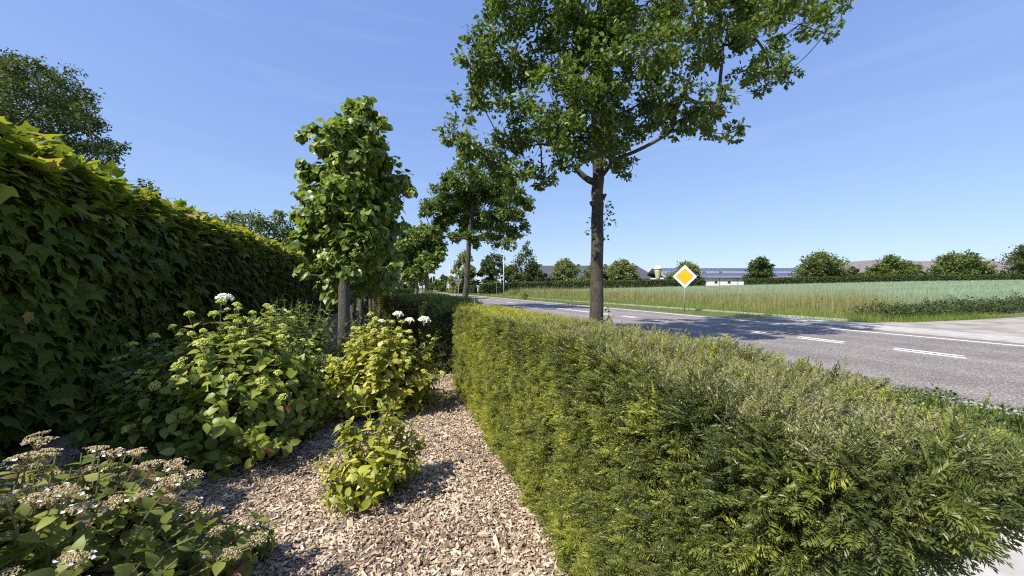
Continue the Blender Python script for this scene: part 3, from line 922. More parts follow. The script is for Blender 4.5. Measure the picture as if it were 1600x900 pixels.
FG = 'trees behind the field hedge'
far_specs = [
    ('olive_green_tree', 'tall olive green tree behind the second oak trunk', 701, 750, 392, 458, 30, 100, 'far_pale', 4800),
    ('dark_tree', 'dark rounded tree left of the small young tree', 746, 780, 400, 450, 22, 97, 'far_dark', 3600),
    ('light_green_tree', 'light green bush tree behind the hedge beside the pale lamp post', 780, 812, 409, 444, 16, 104, 'far_mid', 2600),
    ('light_green_tree', 'light green tree at the right foot of the conifer', 818, 852, 408, 444, 16, 104, 'far_mid', 2600),
    ('walnut_tree', 'pale green tree before the dark barn roof, left of the big oak trunk', 858, 908, 404, 440, 24, 106, 'far_pale', 3200),
    ('walnut_tree', 'pale green tree partly hidden by the big oak trunk', 910, 955, 408, 440, 20, 106, 'far_pale', 2600),
    ('walnut_tree', 'pale green tree before the dark barn roof, right of the big oak trunk', 946, 1001, 404, 440, 24, 106, 'far_pale', 3200),
    ('walnut_tree', 'pale green tree right behind the yellow diamond sign', 1044, 1098, 407, 440, 24, 107, 'far_pale', 3000),
    ('dark_tree', 'dark dense tree at the right end of the white barn wall', 1164, 1212, 401, 436, 24, 107, 'far_dark', 3200),
    ('broad_tree', 'tallest broad rounded tree behind the right hedge', 1245, 1328, 389, 436, 34, 107, 'far_mid', 4600),
    ('dark_tree', 'small low dark tree between the two broad trees', 1322, 1344, 417, 434, 9, 112, 'far_dark', 1200),
    ('broad_tree', 'low domed tree hiding the peak of the grey gable', 1352, 1438, 398, 434, 30, 106, 'far_mid', 4400),
    ('broad_tree', 'widest tree before the long brown roof', 1450, 1558, 391, 433, 36, 105, 'far_mid', 5000),
    ('broad_tree', 'dark tree cut by the right edge of the view', 1568, 1650, 378, 434, 30, 103, 'far_dark', 4200),
    ('far_tree', 'tiny dark tree beyond the red roofed house', 671, 683, 432, 444, 6, 230, 'far_dark', 500),
    ('far_tree', 'faint round tree far away right of the red roof', 684, 702, 430, 446, 8, 210, 'far_dark', 700),
    ('garden_tree', 'green garden bush tree beside the red roofed house', 668, 702, 438, 456, 12, 150, 'far_mid', 1800),
    ('garden_tree', 'bright yellow green bush behind the far oaks', 654, 666, 433, 447, 6, 110, 'far_pale', 700),
    ('garden_tree', 'tall grey green tree behind the pale brick house', 608, 640, 412, 440, 14, 170, 'far_mid', 1600),
    ('garden_tree', 'dark green tree filling the gap left of the far oaks', 622, 652, 425, 455, 12, 135, 'far_dark', 1500),
]
for i, (nm, lab, x0, x1, ya, yb, nc, Z, mt, nl) in enumerate(far_specs):
    wild(nm, lab, dome(x0, x1, ya, yb, nc, 40 + i), Z, min(3.0, (x1 - x0) * Z / FOC * .4), M[mt], int(nl * 1.7), .0040 * Z, 60 + i, group=FG if 740 < x0 else None, tr=.2, sub=7, sub_r=.3)
wild('conifer_tree', 'tall conical conifer behind the hedge right of the pale lamp post', [(822, 446, 12), (808, 440, 11), (836, 440, 10), (820, 438, 12), (825, 380, 4), (823, 388, 6), (820, 397, 8), (828, 398, 7), (816, 408, 9), (826, 409, 9), (832, 412, 7), (810, 418, 9), (820, 420, 10), (832, 422, 9), (806, 428, 8), (818, 432, 10), (832, 433, 9), (840, 430, 7)], 99, 1.0, M['far_dark'], 5200, .34, 90, group=FG, trunk_px=822)
wild('young_tree', 'young dark tree with a cone shaped crown on a thin trunk before the hedge', [(770, 403, 6), (776, 400, 7), (782, 405, 6), (770, 413, 7), (778, 412, 8), (784, 416, 5), (773, 422, 6), (780, 424, 6), (776, 433, 4)], 72, .7, M['far_dark'], 1500, .26, 91, trunk_px=776, tr=.07)
t = wild('sapling', 'thin sapling with a grassy tuft at its foot in the verge', [(820, 462, 4), (819, 458, 3), (822, 466, 4), (820, 440, 1.2), (820, 430, 1)], 46, .2, M['far_mid'], 260, .12, 92, trunk_px=820, tr=.025)


# ------------------------------------------------------------------ shrubs in the bed
def shrub(name, label, c, rx, ry, H, n_stem, pairs, leaf, mat, tmpl, seed, base_r=.18, tone=.45, zmin=.05, lift=.35, cat='shrub', start=.3, rowtone=None):
    r = np.random.default_rng(seed)
    o = thing(name, label, cat, (c[0], c[1], .02))
    st, fo = MB(), MB()
    tips, tdir = [], []
    for i in range(n_stem):
        z = zmin + (1 - zmin) * r.random()
        a = 2 * PI * r.random()
        h = math.sqrt(max(0, 1 - z * z))
        sc_ = .80 + .25 * r.random()
        lump = 1 + .10 * math.sin(3 * a + seed) + .08 * math.sin(5 * a + 2 * z * 4 + seed)
        tip = np.array([rx * h * math.cos(a) * lump, ry * h * math.sin(a) * lump, H * z]) * sc_
        tip[2] = max(tip[2], .06)
        b0 = np.array([base_r * math.cos(a) * r.random(), base_r * math.sin(a) * r.random(), 0])
        mid = b0 * .4 + tip * .5 + np.array([0, 0, lift * H * (.35 * (1 - z) + .1)])
        t = np.linspace(0, 1, 8)[:, None]
        Q = (1 - t) ** 2 * b0 + 2 * t * (1 - t) * mid + t ** 2 * tip
        Q += .012 * r.normal(size=Q.shape) * t
        st.tube(Q, np.linspace(.006, .0028, 8), 5, cap=False)
        tips.append(Q[-1])
        tdir.append(norm(Q[-1] - Q[-2]))
        tt = start + (1 - start) * (np.arange(pairs) + r.random() * .5) / pairs
        ph = r.random() * PI
        stone = .12 * r.normal()
        P, D, N, Sx = [], [], [], []
        for j, u in enumerate(tt):
            u = min(u, .995)
            f = u * 7
            k_ = min(6, int(f))
            p = Q[k_] + (f - k_) * (Q[k_ + 1] - Q[k_])
            T = norm(Q[k_ + 1] - Q[k_])
            e1 = norm(np.cross(T, [.2, .1, 1.0]) + 1e-4)
            e2 = np.cross(T, e1)
            a2 = ph + j * PI / 2
            for s in (1, -1):
                rad = s * (math.cos(a2) * e1 + math.sin(a2) * e2)
                up_ = .55 if u > .9 else .25
                D.append(norm(rad + T * up_ + np.array([0, 0, -.12]) + .25 * r.normal(size=3)))
                N.append(norm(T * .6 + np.array([0, 0, .8]) + .3 * r.normal(size=3)))
                P.append(p)
                Sx.append(leaf * (.65 + .5 * r.random()) * (1 - .35 * max(0, u - .8) / .2))
        m_ = len(P)
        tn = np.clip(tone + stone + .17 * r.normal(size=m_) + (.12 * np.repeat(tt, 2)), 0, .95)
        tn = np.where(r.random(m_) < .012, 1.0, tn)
        fo.scatter(tmpl, np.array(P), frames(np.array(D), np.array(N)), np.array(Sx), tn)
    st.build('stems', M['stem'], o)
    fo.build('foliage', mat, o, smooth=True)
    return o, np.array(tips), np.array(tdir)


OCT = (np.array([[1, 0, 0], [-1, 0, 0], [0, 1, 0], [0, -1, 0], [0, 0, 1], [0, 0, -1]], float), [(0, 2, 4), (2, 1, 4), (1, 3, 4), (3, 0, 4), (2, 0, 5), (1, 2, 5), (3, 1, 5), (0, 3, 5)])


def head_mesh(name, mats, n, dome_h, bud, seed, florets=0, lumpy=0.0, disc=1.0):
    """a domed flower cluster of radius 1"""
    r = np.random.default_rng(seed)
    b = MB()
    q = np.sqrt(r.random(n)) * disc
    a = r.random(n) * 2 * PI
    x, y = q * np.cos(a), q * np.sin(a)
    if lumpy:
        ks = r.integers(0, 7, n)
        ca = ks * 2 * PI / 6 + .3
        cr = np.where(ks == 6, 0, .66)
        x = cr * np.cos(ca) + lumpy * r.normal(size=n)
        y = cr * np.sin(ca) + lumpy * r.normal(size=n)
    z = dome_h * (1 - np.minimum(1, x * x + y * y)) + (.035 if lumpy else .07) * r.normal(size=n)
    P = np.stack([x, y, z], -1)
    b.scatter(OCT, P, frames(norm(r.normal(size=(n, 3))), norm(r.normal(size=(n, 3)))), bud * (.7 + .6 * r.random(n)), np.clip(.5 + .25 * r.normal(size=n), 0, 1))
    for i in range(9):                                     # cluster stalks
        a_ = 2 * PI * i / 9
        e = np.array([.6 * math.cos(a_), .6 * math.sin(a_), dome_h * .5])
        b.tube([[0, 0, -.8], e * .5 + [0, 0, -.35], e], [.05, .035, .02], 4, cap=False, rnd=.2)
    for i in range(florets):
        a_ = 2 * PI * (i + .5 * r.random()) / florets
        c = np.array([1.05 * math.cos(a_), 1.05 * math.sin(a_), .05 + .1 * r.random()])
        n_ = norm(np.array([.4 * math.cos(a_), .4 * math.sin(a_), 1]) + .3 * r.normal(size=3))
        e1 = norm(np.cross(n_, [.3, 1, .2]))
        e2 = np.cross(n_, e1)
        for k_ in range(4):
            w = k_ * PI / 2 + .3
            d = math.cos(w) * e1 + math.sin(w) * e2
            s = np.cross(n_, d)
            L = .15 + .06 * r.random()
            b.add([c, c + d * L * .5 + s * L * .48, c + d * L + n_ * .03, c + d * L * .5 - s * L * .48], [(0, 1, 2, 3)], r.random(), 1)
    return b.mesh(name, mats, False)


def put_heads(o, tips, tdir, meshes, size, lim, pick=None, upbias=.8, name='flower_head', off=.02, spread=0.0):
    idx = np.argsort(-tips[:, 2] - spread * rng.random(len(tips)))
    if pick is not None:
        idx = [i for i in idx if pick(tips[i])]
    for n_, i in enumerate(idx[:lim]):
        h = bpy.data.objects.new(name, meshes[n_ % len(meshes)])
        COL.objects.link(h)
        h.parent = o
        d = norm(tdir[i] * (1 - upbias) + np.array([0, 0, upbias]) + .15 * rng.normal(size=3))
        h.rotation_mode = 'QUATERNION'
        h.rotation_quaternion = Vector(d).to_track_quat('Z', 'Y')
        h.location = tips[i] + d * off
        s = size * (.7 + .6 * rng.random())
        h.scale = (s, s, s)


gh = [head_mesh('green_head', [M['bud']], 90, .75, .17, s) for s in (1, 2, 3)]
wh = head_mesh('white_head', [M['bud_pale']], 130, .6, .15, 7)
lh = [head_mesh('lacecap_head', [M['bud_brown'], M['petal']], 130, .2, .085, 10 + s, florets=f, lumpy=.17) for s, f in ((1, 3), (2, 1), (3, 5), (4, 2), (5, 0))]


def white_head(o, p, size, lab='white domed flower head'):
    h = bpy.data.objects.new('white_flower_head', wh)
    COL.objects.link(h)
    h.parent = o
    h.location = np.array(p) - np.array(o.location)
    h.scale = (size,) * 3
    h.rotation_euler = (.1, .1, 0)
    h['label'] = lab


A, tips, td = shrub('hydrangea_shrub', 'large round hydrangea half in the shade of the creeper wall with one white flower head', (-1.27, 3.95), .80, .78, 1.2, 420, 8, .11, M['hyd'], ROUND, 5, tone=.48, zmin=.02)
put_heads(A, tips, td, gh, .034, 80, spread=1.6, upbias=.5, off=.03)
white_head(A, W(351, 467, 3.75), .075)
B, tips, td = shrub('hydrangea_shrub', 'yellow green hydrangea with two white flower heads before the dark hedge', (-.1, 4.6), .68, .6, 1.03, 260, 8, .095, M['hydy'], ROUND, 8, tone=.5, zmin=.08)
put_heads(B, tips, td, gh, .032, 60, spread=1.2, upbias=.5, off=.025)
white_head(B, W(622, 492, 4.5), .06)
white_head(B, W(663, 501, 4.45), .07)
put_heads(B, np.array([W(596, 505, 4.3), W(640, 504, 4.3)]) - np.array(B.location), np.array([[0, 0, 1.0]] * 2), [wh], .05, 2, name='white_flower_head')
Cs, tips, td = shrub('young_hydrangea', 'small lone leafy plant with pale edged leaves in the middle of the wood chips', (-.085, 2.74), (.40), .38, .67, 50, 8, .092, M['hydy'], LANCE2, 12, base_r=.12, tone=.42, zmin=.15, start=.2)
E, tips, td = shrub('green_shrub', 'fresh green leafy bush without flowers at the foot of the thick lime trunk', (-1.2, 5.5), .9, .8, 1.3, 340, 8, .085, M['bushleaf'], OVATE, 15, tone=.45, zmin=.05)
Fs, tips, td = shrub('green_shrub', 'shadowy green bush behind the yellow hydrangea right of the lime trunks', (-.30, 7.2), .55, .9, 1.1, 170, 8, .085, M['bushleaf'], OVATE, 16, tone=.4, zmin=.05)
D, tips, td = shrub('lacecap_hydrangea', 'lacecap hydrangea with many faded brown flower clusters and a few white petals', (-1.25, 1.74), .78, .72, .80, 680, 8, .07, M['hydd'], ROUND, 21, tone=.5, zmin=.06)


def faces_path(p):
    """flower clusters stand on the side of the shrub turned to the camera"""
    q = p + np.array(D.location) - CAM
    Z_ = q @ FWD
    return Z_ > .6 and -1.5 < (q @ RGT) / Z_ < -.6 and q[2] / Z_ > -.80 and p[2] > .12


put_heads(D, tips, td, lh, .038, 98, spread=1.6, pick=faces_path, upbias=.8, off=.012)
o, tips, td = shrub('hydrangea_seedling', 'tiny bright green shoot at the edge of the lacecap hydrangea', (-.62, 2.28), .09, .09, .2, 6, 4, .075, M['bushleaf'], LANCE, 31, base_r=.03, tone=.7)
o, tips, td = shrub('hydrangea_shrub', 'shaded left part of the large hydrangea, leaves coloured darker, few greenish heads', (-1.98, 4.1), .42, .55, .98, 130, 8, .105, M['hyd'], ROUND, 35, tone=.3, zmin=.05)  # shaded part of the large hydrangea, shade put into a darker leaf tone
put_heads(o, tips, td, gh, .04, 9, spread=1)

# ------------------------------------------------------------------ grass, tall grass, wheat
def blades(mb, x, y, z, h, w, tone, lean=.45):
    n_ = len(x)
    a = rng.random(n_) * 2 * PI
    d = np.stack([np.cos(a), np.sin(a), np.zeros(n_)], -1)
    R_ = frames(d, np.tile([0, 0, 1.0], (n_, 1)))
    sc_ = np.stack([w, h * lean * (.3 + rng.random(n_)), h], -1)
    mb.scatter(BLADE, np.stack([x, y, z], -1), R_, sc_, np.clip(tone, 0, 1))


b = MB()
n = 16000
x = 2.0 + 4.2 * rng.random(n) ** .6
y = 1.75 + 12 * rng.random(n) ** 1.4
blades(b, x, y, 0 * x, (.05 + .10 * rng.random(n)) * (1 + .6 * np.clip((x - 5) / 1, 0, 1) * np.clip((4.6 - y) / 1.2, 0, 1)), .006 + .006 * rng.random(n), .12 + .2 * rng.normal(size=n))
n = 4500
x = 5.3 + 1.1 * rng.random(n) ** .7
y = 1.75 + 2.9 * rng.random(n)
hh = np.clip(.10 + .12 * bumpy(np.stack([x, y, 0 * x], -1), 2.5, 5), .03, .3)
b.scatter(OVATE, np.stack([x, y, hh * rng.random(n) ** .7], -1), frames(norm(rv(n) + [0, 0, .2]), norm(rv(n) * .6 + [0, 0, 1])), .03 + .035 * rng.random(n), np.clip(.45 + .25 * rng.normal(size=n), 0, 1), 1)
tag(b.build('verge_grass', [M['grass'], M['far_dark']]), 'short green grass between the yew hedge and the kerb', 'grass', kind='stuff')
b = MB()
n = 46000
y = 9.9 + 110 * rng.random(n) ** 2.3
x = 15.0 + 11.0 * rng.random(n) ** 1.2
ok = (y > 14.0) | (x > 17.5) & (y > 11.0 - .22 * np.clip(x - 17, 0, 6))
x, y = x[ok], y[ok]
n = len(x)
far = np.clip(y / 30, .6, 4)
blades(b, x, y, 0 * x, (.10 + .14 * rng.random(n)) * np.clip((x - 14.4) / 2.5, .5, 1.6), .014 * far * (.6 + .8 * rng.random(n)), .40 + .2 * rng.normal(size=n) + .18 * bumpy(np.stack([x, y, 0 * x], -1), .5))
tag(b.build('roadside_grass', M['grass']), 'bright mown grass strip along the far side of the road', 'grass', kind='stuff')
b = MB()
n = 48000
y = 11.2 + 105 * rng.random(n) ** 1.9
x = 21.6 + 6.8 * rng.random(n)
far = np.clip(y / 30, .6, 4)
q = bumpy(np.stack([x, y, 0 * x], -1), .45, 3) * .6 + .6 * bumpy(np.stack([x, y, 0 * x], -1), 1.6, 7)
blades(b, x, y, tz(x), (.55 + .55 * rng.random(n) + .35 * (rng.random(n) < .1) + .30 * q) * (1 + .35 * bumpy(np.stack([x, y, 0 * x], -1), .9, 31)) * np.clip((x - 21.0) / 2.5, .35, 1.2) * np.clip((y - 11.0 - .5 * np.maximum(0, x - 22)) / 2.0, .12, 1), .013 * far * (.5 + .8 * rng.random(n)), .52 + .25 * rng.normal(size=n) + .25 * q, .3)
n = 6500
y = 12.5 + 60 * rng.random(n) ** 1.9
x = 21.8 + 6 * rng.random(n)
ck = bumpy(np.stack([x, y, 0 * x], -1), 2.6, 11) > .12
x, y = x[ck], y[ck]
n = len(x)
blades(b, x, y, tz(x), .7 + .7 * rng.random(n) + .5 * (rng.random(n) < .2), .016 * np.clip(y / 30, .6, 3), np.where(rng.random(n) < .6, .05 + .1 * rng.random(n), .9 + .1 * rng.random(n)), .2)
n = 14000
y = 12.0 + 60 * rng.random(n) ** 1.9
x = 21.6 + 6.0 * rng.random(n)
q = bumpy(np.stack([x, y, 0 * x], -1), 1.9, 21)
ck = (q > .22) & (y > 11.2 + .6 * (x - 21.6))
x, y, q = x[ck], y[ck], q[ck]
n = len(x)
b.scatter(OVATE, np.stack([x, y, tz(x) + (.35 + .9 * q) * rng.random(n)], -1), frames(norm(rv(n) + [0, 0, .3]), norm(rv(n) * .6 + [0, 0, 1])), (.07 + .08 * rng.random(n)) * np.clip(y / 30, .8, 2), np.clip(.08 + .12 * rng.normal(size=n), 0, 1))
tag(b.build('tall_grass', M['straw']), 'tall straw coloured wild grass between the mown verge and the wheat', 'grass', kind='stuff')
# weeds round the corner of the field
b = MB()
n = 17000
x = 20.8 + 15 * rng.random(n)
y = 10.5 + 2.4 * rng.random(n) + .2 * np.maximum(0, 23 - x)
q = bumpy(np.stack([x, y, 0 * x], -1), 1.1, 1.3)
ok = q + .5 * rng.random(n) > .08
x, y, q = x[ok], y[ok], q[ok]
n = len(x)
z = np.clip(.42 + .5 * q, .08, .85) * rng.random(n) ** .8
b.scatter(OVATE, np.stack([x, y, tz(x) + z], -1), frames(norm(rv(n) + [0, 0, .3]), norm(rv(n) * .6 + [0, 0, 1])), .06 + .07 * rng.random(n), np.clip(.25 + .25 * rng.normal(size=n) + .25 * q, 0, 1))
tag(b.build('weeds', M['far_dark']), 'dark green nettles and weeds at the corner of the gravel yard', 'weeds', kind='stuff')
# wheat: undulating crop surface plus ears and leaves standing out of it
b = MB()
gx = np.linspace(27, 215, 150)
gy = np.linspace(0, 1, 70)
GX, GV = np.meshgrid(gx, gy)
yl = np.full_like(gx, 12.4)
yh = np.interp(gx, [25, 45, 76, 120, 150, 215], [90, 86, 80, 70, 60, 40])
GY = yl + (yh - yl) * GV
wz = lambda X_, Y_: tz(X_) + .58 + .05 * bumpy(np.stack([X_, Y_, 0 * X_], -1), .8) - .55 * np.exp(-(np.maximum(X_ - 27, 0)) / .25) - .55 * np.exp(-np.maximum(Y_ - 12.4, 0) / .25)
V = np.stack([GX, GY, wz(GX, GY)], -1).reshape(-1, 3)
b.add(V, [(j * 150 + i, j * 150 + i + 1, (j + 1) * 150 + i + 1, (j + 1) * 150 + i) for j in range(69) for i in range(149)], np.clip(.3 + .22 * bumpy(V.reshape(70, 150, 3)[:-1, :-1].reshape(-1, 3), .16, 2) + .08 * rng.normal(size=69 * 149), 0, 1))
n = 98000
vv = rng.random(n) ** 1.8
x = 27 + 150 * rng.random(n) ** 1.5
y = 12.4 + (np.interp(x, gx, yh) - 12.4) * vv
far = np.clip(np.hypot(x, y) / 45, .5, 3)
blades(b, x, y, wz(x, y) - .2, .34 + .2 * rng.random(n), .022 * far * (.6 + .8 * rng.random(n)), .5 + .22 * rng.normal(size=n) + .22 * bumpy(np.stack([x, y, 0 * x], -1), .16, 2), .25)
tag(b.build('wheat', M['wheat']), 'pale blue green wheat crop filling the field', 'wheat', kind='stuff')

# ------------------------------------------------------------------ signs and lamp posts
def prism(mb, poly, y0_, y1_, mat=0):
    """polygon in x,z extruded along y"""
    n_ = len(poly)
    V_ = [[x_, y0_, z_] for x_, z_ in poly] + [[x_, y1_, z_] for x_, z_ in poly]
    mb.add(V_, [tuple(range(n_)), tuple(range(n_, 2 * n_))[::-1]] + [(i, n_ + i, n_ + (i + 1) % n_, (i + 1) % n_) for i in range(n_)], .5, mat)


def rounded(poly, r, k=5):
    poly = [np.array(p, float) for p in poly]
    out = []
    n_ = len(poly)
    for i in range(n_):
        p, a, c = poly[i], poly[i - 1], poly[(i + 1) % n_]
        da, dc = norm(a - p), norm(c - p)
        for t_ in np.linspace(0, 1, k):
            out.append((1 - t_) ** 2 * (p + da * r) + 2 * t_ * (1 - t_) * p + t_ ** 2 * (p + dc * r))
    return [tuple(p) for p in out]


Zs = 23.0
p = W(1070, 450, Zs)
S = thing('priority_road_sign', 'yellow and white diamond sign on a grey post in the grass across the road', 'road sign', (p[0], p[1], 0), -YAW - .12)
h = 1.4 + (450 - 432) / FOC * Zs
dm = .685
b = MB(); b.tube([[0, .05, -.02], [0, .05, h + .5]], .038, 12); b.build('post', M['galv'], S, smooth=True)
dia = lambda r_: [(0, h - r_), (r_, h), (0, h + r_), (-r_, h)]
b = MB(); prism(b, rounded(dia(dm), .07), 0, -.015); b.build('sign_plate', M['sign_white'], S)
b = MB(); prism(b, rounded(dia(dm * .71), .03), -.0152, -.0172); b.build('black_border', M['sign_black'], S)
b = MB(); prism(b, rounded(dia(dm * .675), .03), -.0174, -.0194); b.build('yellow_panel', M['sign_yellow'], S)
for zz in (-.3, .3):
    b = MB(); b.box((0, .048, h + zz), (.12, .088, .04)); b.build('bracket', M['galv'], S)

Zt = 33.0
p = W(716, 450, Zt)
S = thing('give_way_sign', 'grey back of a downward pointing triangular sign on a thin post', 'road sign', (p[0], p[1], 0), -YAW)
h0 = 1.4 + (450 - 446) / FOC * Zt
b = MB(); b.tube([[0, .05, -.02], [0, .05, h0 + .85]], .03, 10); b.build('post', M['galv'], S, smooth=True)
b = MB(); prism(b, rounded([(0, h0 - .05), (.36, h0 + .57), (-.36, h0 + .57)], .06), .0, .015); b.build('sign_plate', M['sign_back'], S)
b = MB(); b.box((0, -.012, h0 + .35), (.3, .02, .035)); b.build('bracket', M['sign_back'], S)


def lamp(label, px, Z, H, arm, cat='lamp post', r=.07):
    p_ = W(px, 450, Z)
    o_ = thing('street_lamp', label, cat, (p_[0], p_[1], 0), -YAW, 'street lamps along the road')
    b_ = MB(); b_.tube([[0, 0, -.02], [0, 0, H * .3], [0, 0, H]], [r * 1.2, r, r * .6], 10); b_.build('pole', M['galv'], o_, smooth=True)
    t_ = np.linspace(0, PI / 2, 6)
    ar = [[-(.3 - .3 * math.cos(u)) , 0, H - .3 + .3 * math.sin(u) + .3] for u in t_] + [[-arm, 0, H + .34]]
    b_ = MB(); b_.tube(ar, r * .55, 8); b_.build('arm', M['galv'], o_, smooth=True)
    b_ = MB(); prism(b_, [(-arm - .55, H + .30), (-arm - .5, H + .38), (-arm - .05, H + .40), (-arm + .02, H + .33), (-arm - .05, H + .27)], -.12, .12); b_.build('lamp_head', M['sign_back'], o_)


lamp('slim pale lamp post at the far verge beside the conifer', 787, 61, 6.9, .9, r=.07)
lamp('curved arm street lamp beyond the second oak', 703, 105, 9.0, 1.9, r=.11)
lamp('tiny far street lamp near the red roofed house', 676, 190, 9.0, 1.9, r=.13)

# ------------------------------------------------------------------ buildings (local x to the right, y away)
def building(name, label, cat, px, Z):
    p_ = W(px, 450, Z)
    return thing(name, label, cat, (p_[0], p_[1], float(tz(p_[0]))), -YAW)


def zat(py, Z, o_):
    return 1.4 + (450 - py) / FOC * Z - o_.location[2]


def mpp(Z):
    return Z / FOC


def slab(mb, P, th=.12, rnd=.5, mat=0):
    """a roof plane of four corner points with thickness"""
    P = np.array(P, float)
    n_ = norm(np.cross(P[1] - P[0], P[-1] - P[0]))
    if n_[2] < 0:
        n_ = -n_
    Q = np.concatenate([P, P - n_ * th])
    k_ = len(P)
    mb.add(Q, [tuple(range(k_)), tuple(range(k_, 2 * k_))[::-1]] + [(i, k_ + i, k_ + (i + 1) % k_, (i + 1) % k_) for i in range(k_)], rnd, mat)


# white barn with solar roof
Z = 116
o = building('barn', 'white walled barn with rows of solar panels on its long grey roof', 'barn', 1150, Z)
s = mpp(Z)
x0, x1 = (1038 - 1150) * s, (1275 - 1150) * s
ez, rz_ = zat(433.5, Z, o), zat(416.5, Z, o)
dep = 9.0
b = MB(); b.box(((x0 + x1) / 2, dep, ez / 2), (x1 - x0, 2 * dep, ez)); b.build('wall', M['wall_white'], o)
rf = MB()
slab(rf, [(x0 - .3, -.5, ez), (x1 + .3, -.5, ez), (x1 + .3, dep, rz_), (x0 - .3, dep, rz_)])
slab(rf, [(x0 - .3, dep, rz_), (x1 + .3, dep, rz_), (x1 + .3, 2 * dep + .5, ez), (x0 - .3, 2 * dep + .5, ez)])
rfo = rf.build('roof', M['roof_grey'], o)
sl = np.array([0, dep + .5, rz_ - ez]); sll = np.linalg.norm(sl); sn = norm(np.cross([1, 0, 0], sl))
for (u0, u1) in ((.06, .44), (.60, .97)):
    f_ = MB(); pn = MB()
    nx_ = 44
    A0 = np.array([x0 + .6, -.5, ez]) + sn * .06
    L_ = x1 - x0 - 1.2
    slab(f_, [A0 + sl * u0, A0 + sl * u0 + [L_, 0, 0], A0 + sl * u1 + [L_, 0, 0], A0 + sl * u1], .05)
    rows = 3
    for i in range(nx_):
        for j in range(rows):
            a0 = A0 + sn * .03 + [L_ * (i + .06) / nx_, 0, 0] + sl * (u0 + (u1 - u0) * (j + .05) / rows)
            e = np.array([L_ * .88 / nx_, 0, 0]); g_ = sl * (u1 - u0) * .90 / rows
            slab(pn, [a0, a0 + e, a0 + e + g_, a0 + g_], .02)
    fo_ = f_.build('solar_array', M['alu'], o)
    pn.build('solar_glass', M['solar'], fo_)
for px in (1101, 1118.5, 1139):
    b = MB(); b.box(((px - 1150) * s, -.03, zat(441, Z, o)), (5 * s, .06, 3.6 * s)); w_ = b.build('window', M['alu'], o)
    b = MB(); b.box(((px - 1150) * s, -.07, zat(441, Z, o)), (4.4 * s, .04, 3.0 * s)); b.build('pane', M['window'], w_)
for px in (1124, 1152.5):
    b = MB(); b.box(((px - 1150) * s, -.04, ez / 2), (.12, .08, ez)); b.build('downpipe', M['sign_back'], o)
b = MB(); b.box(((x0 + x1) / 2, -.58, ez - .05), (x1 - x0 + .6, .14, .14)); b.build('gutter', M['sign_back'], o)
for px in (1110.5, 1137):
    b = MB(); b.box(((px - 1150) * s, 4.2, zat(423.5, Z, o) + .15), (.6, .6, .9)); b.build('roof_vent', M['sign_back'], o)

# long dark roofed barn with hipped right end
Z = 128
o = building('barn', 'long barn with a dark slate grey hipped roof behind the pale trees', 'barn', 930, Z)
s = mpp(Z)
x0, x1, xr = (815 - 930) * s, (1031 - 930) * s, (1011 - 930) * s
ez, rz_ = zat(435.5, Z, o), zat(413, Z, o)
dep = 10
b = MB(); b.box(((x0 + x1) / 2 - .3, dep, ez / 2 - .05), (x1 - x0 - .9, 2 * dep - .4, ez - .1)); b.build('wall', M['wall_grey'], o)
b = MB()
slab(b, [(x0, -.3, ez), (x1, -.3, ez), (xr, dep, rz_), (x0 + 6, dep, rz_)])
slab(b, [(x1, -.3, ez), (x1, 2 * dep + .3, ez), (xr, dep, rz_)])
slab(b, [(x1, 2 * dep + .3, ez), (x0, 2 * dep + .3, ez), (x0 + 6, dep, rz_), (xr, dep, rz_)])
slab(b, [(x0, -.3, ez), (x0 + 6, dep, rz_), (x0, 2 * dep + .3, ez)])
ro = b.build('roof', M['roof_dark'], o)
b = MB(); b.tube([[x0 + 6, dep, rz_ + .05], [xr, dep, rz_ + .05]], .14, 8); b.build('ridge_cap', M['roof_grey'], ro)
for px in (848, 912, 957):
    b = MB(); b.box(((px - 930) * s, dep, rz_ + .3), (.9, .9, .7)); b.build('ridge_vent', M['roof_dark'], ro)

# grey gable barn and long brown roof at the right
Z = 118
o = building('barn', 'barn with dark grey gable end and weathered brown roof partly behind the domed tree', 'barn', 1395, Z)
s = mpp(Z)
xl, xr = (1330 - 1395) * s, (1460 - 1395) * s
ez, rz_ = zat(432, Z, o), zat(404, Z, o)
b = MB(); prism(b, [(xl + .5, 0), (xr - .5, 0), (xr - .5, ez), (0, rz_ - .15), (xl + .5, ez)], 0, 30); b.build('wall', M['wall_grey'], o)
b = MB()
slab(b, [(xl, -.4, ez), (0, -.4, rz_), (0, 31, rz_), (xl, 31, ez)], .25)
slab(b, [(0, -.4, rz_), (xr, -.4, ez), (xr, 31, ez), (0, 31, rz_)], .25)
b.build('roof', M['roof_brown'], o)
Z = 135
o = building('barn', 'long brown roofed barn stretching to the right edge of the view', 'barn', 1530, Z)
s = mpp(Z)
x0, x1 = (1405 - 1530) * s, (1690 - 1530) * s
ez, rz_ = zat(428, Z, o), zat(405, Z, o)
b = MB(); b.box(((x0 + x1) / 2, 10, ez / 2), (x1 - x0, 20, ez)); b.build('wall', M['wall_grey'], o)
b = MB()
slab(b, [(x0, -.5, ez), (x1, -.5, ez), (x1, 10, rz_), (x0, 10, rz_)])
slab(b, [(x0, 10, rz_), (x1, 10, rz_), (x1, 20.5, ez), (x0, 20.5, ez)])
b.build('roof', M['roof_brown'], o)

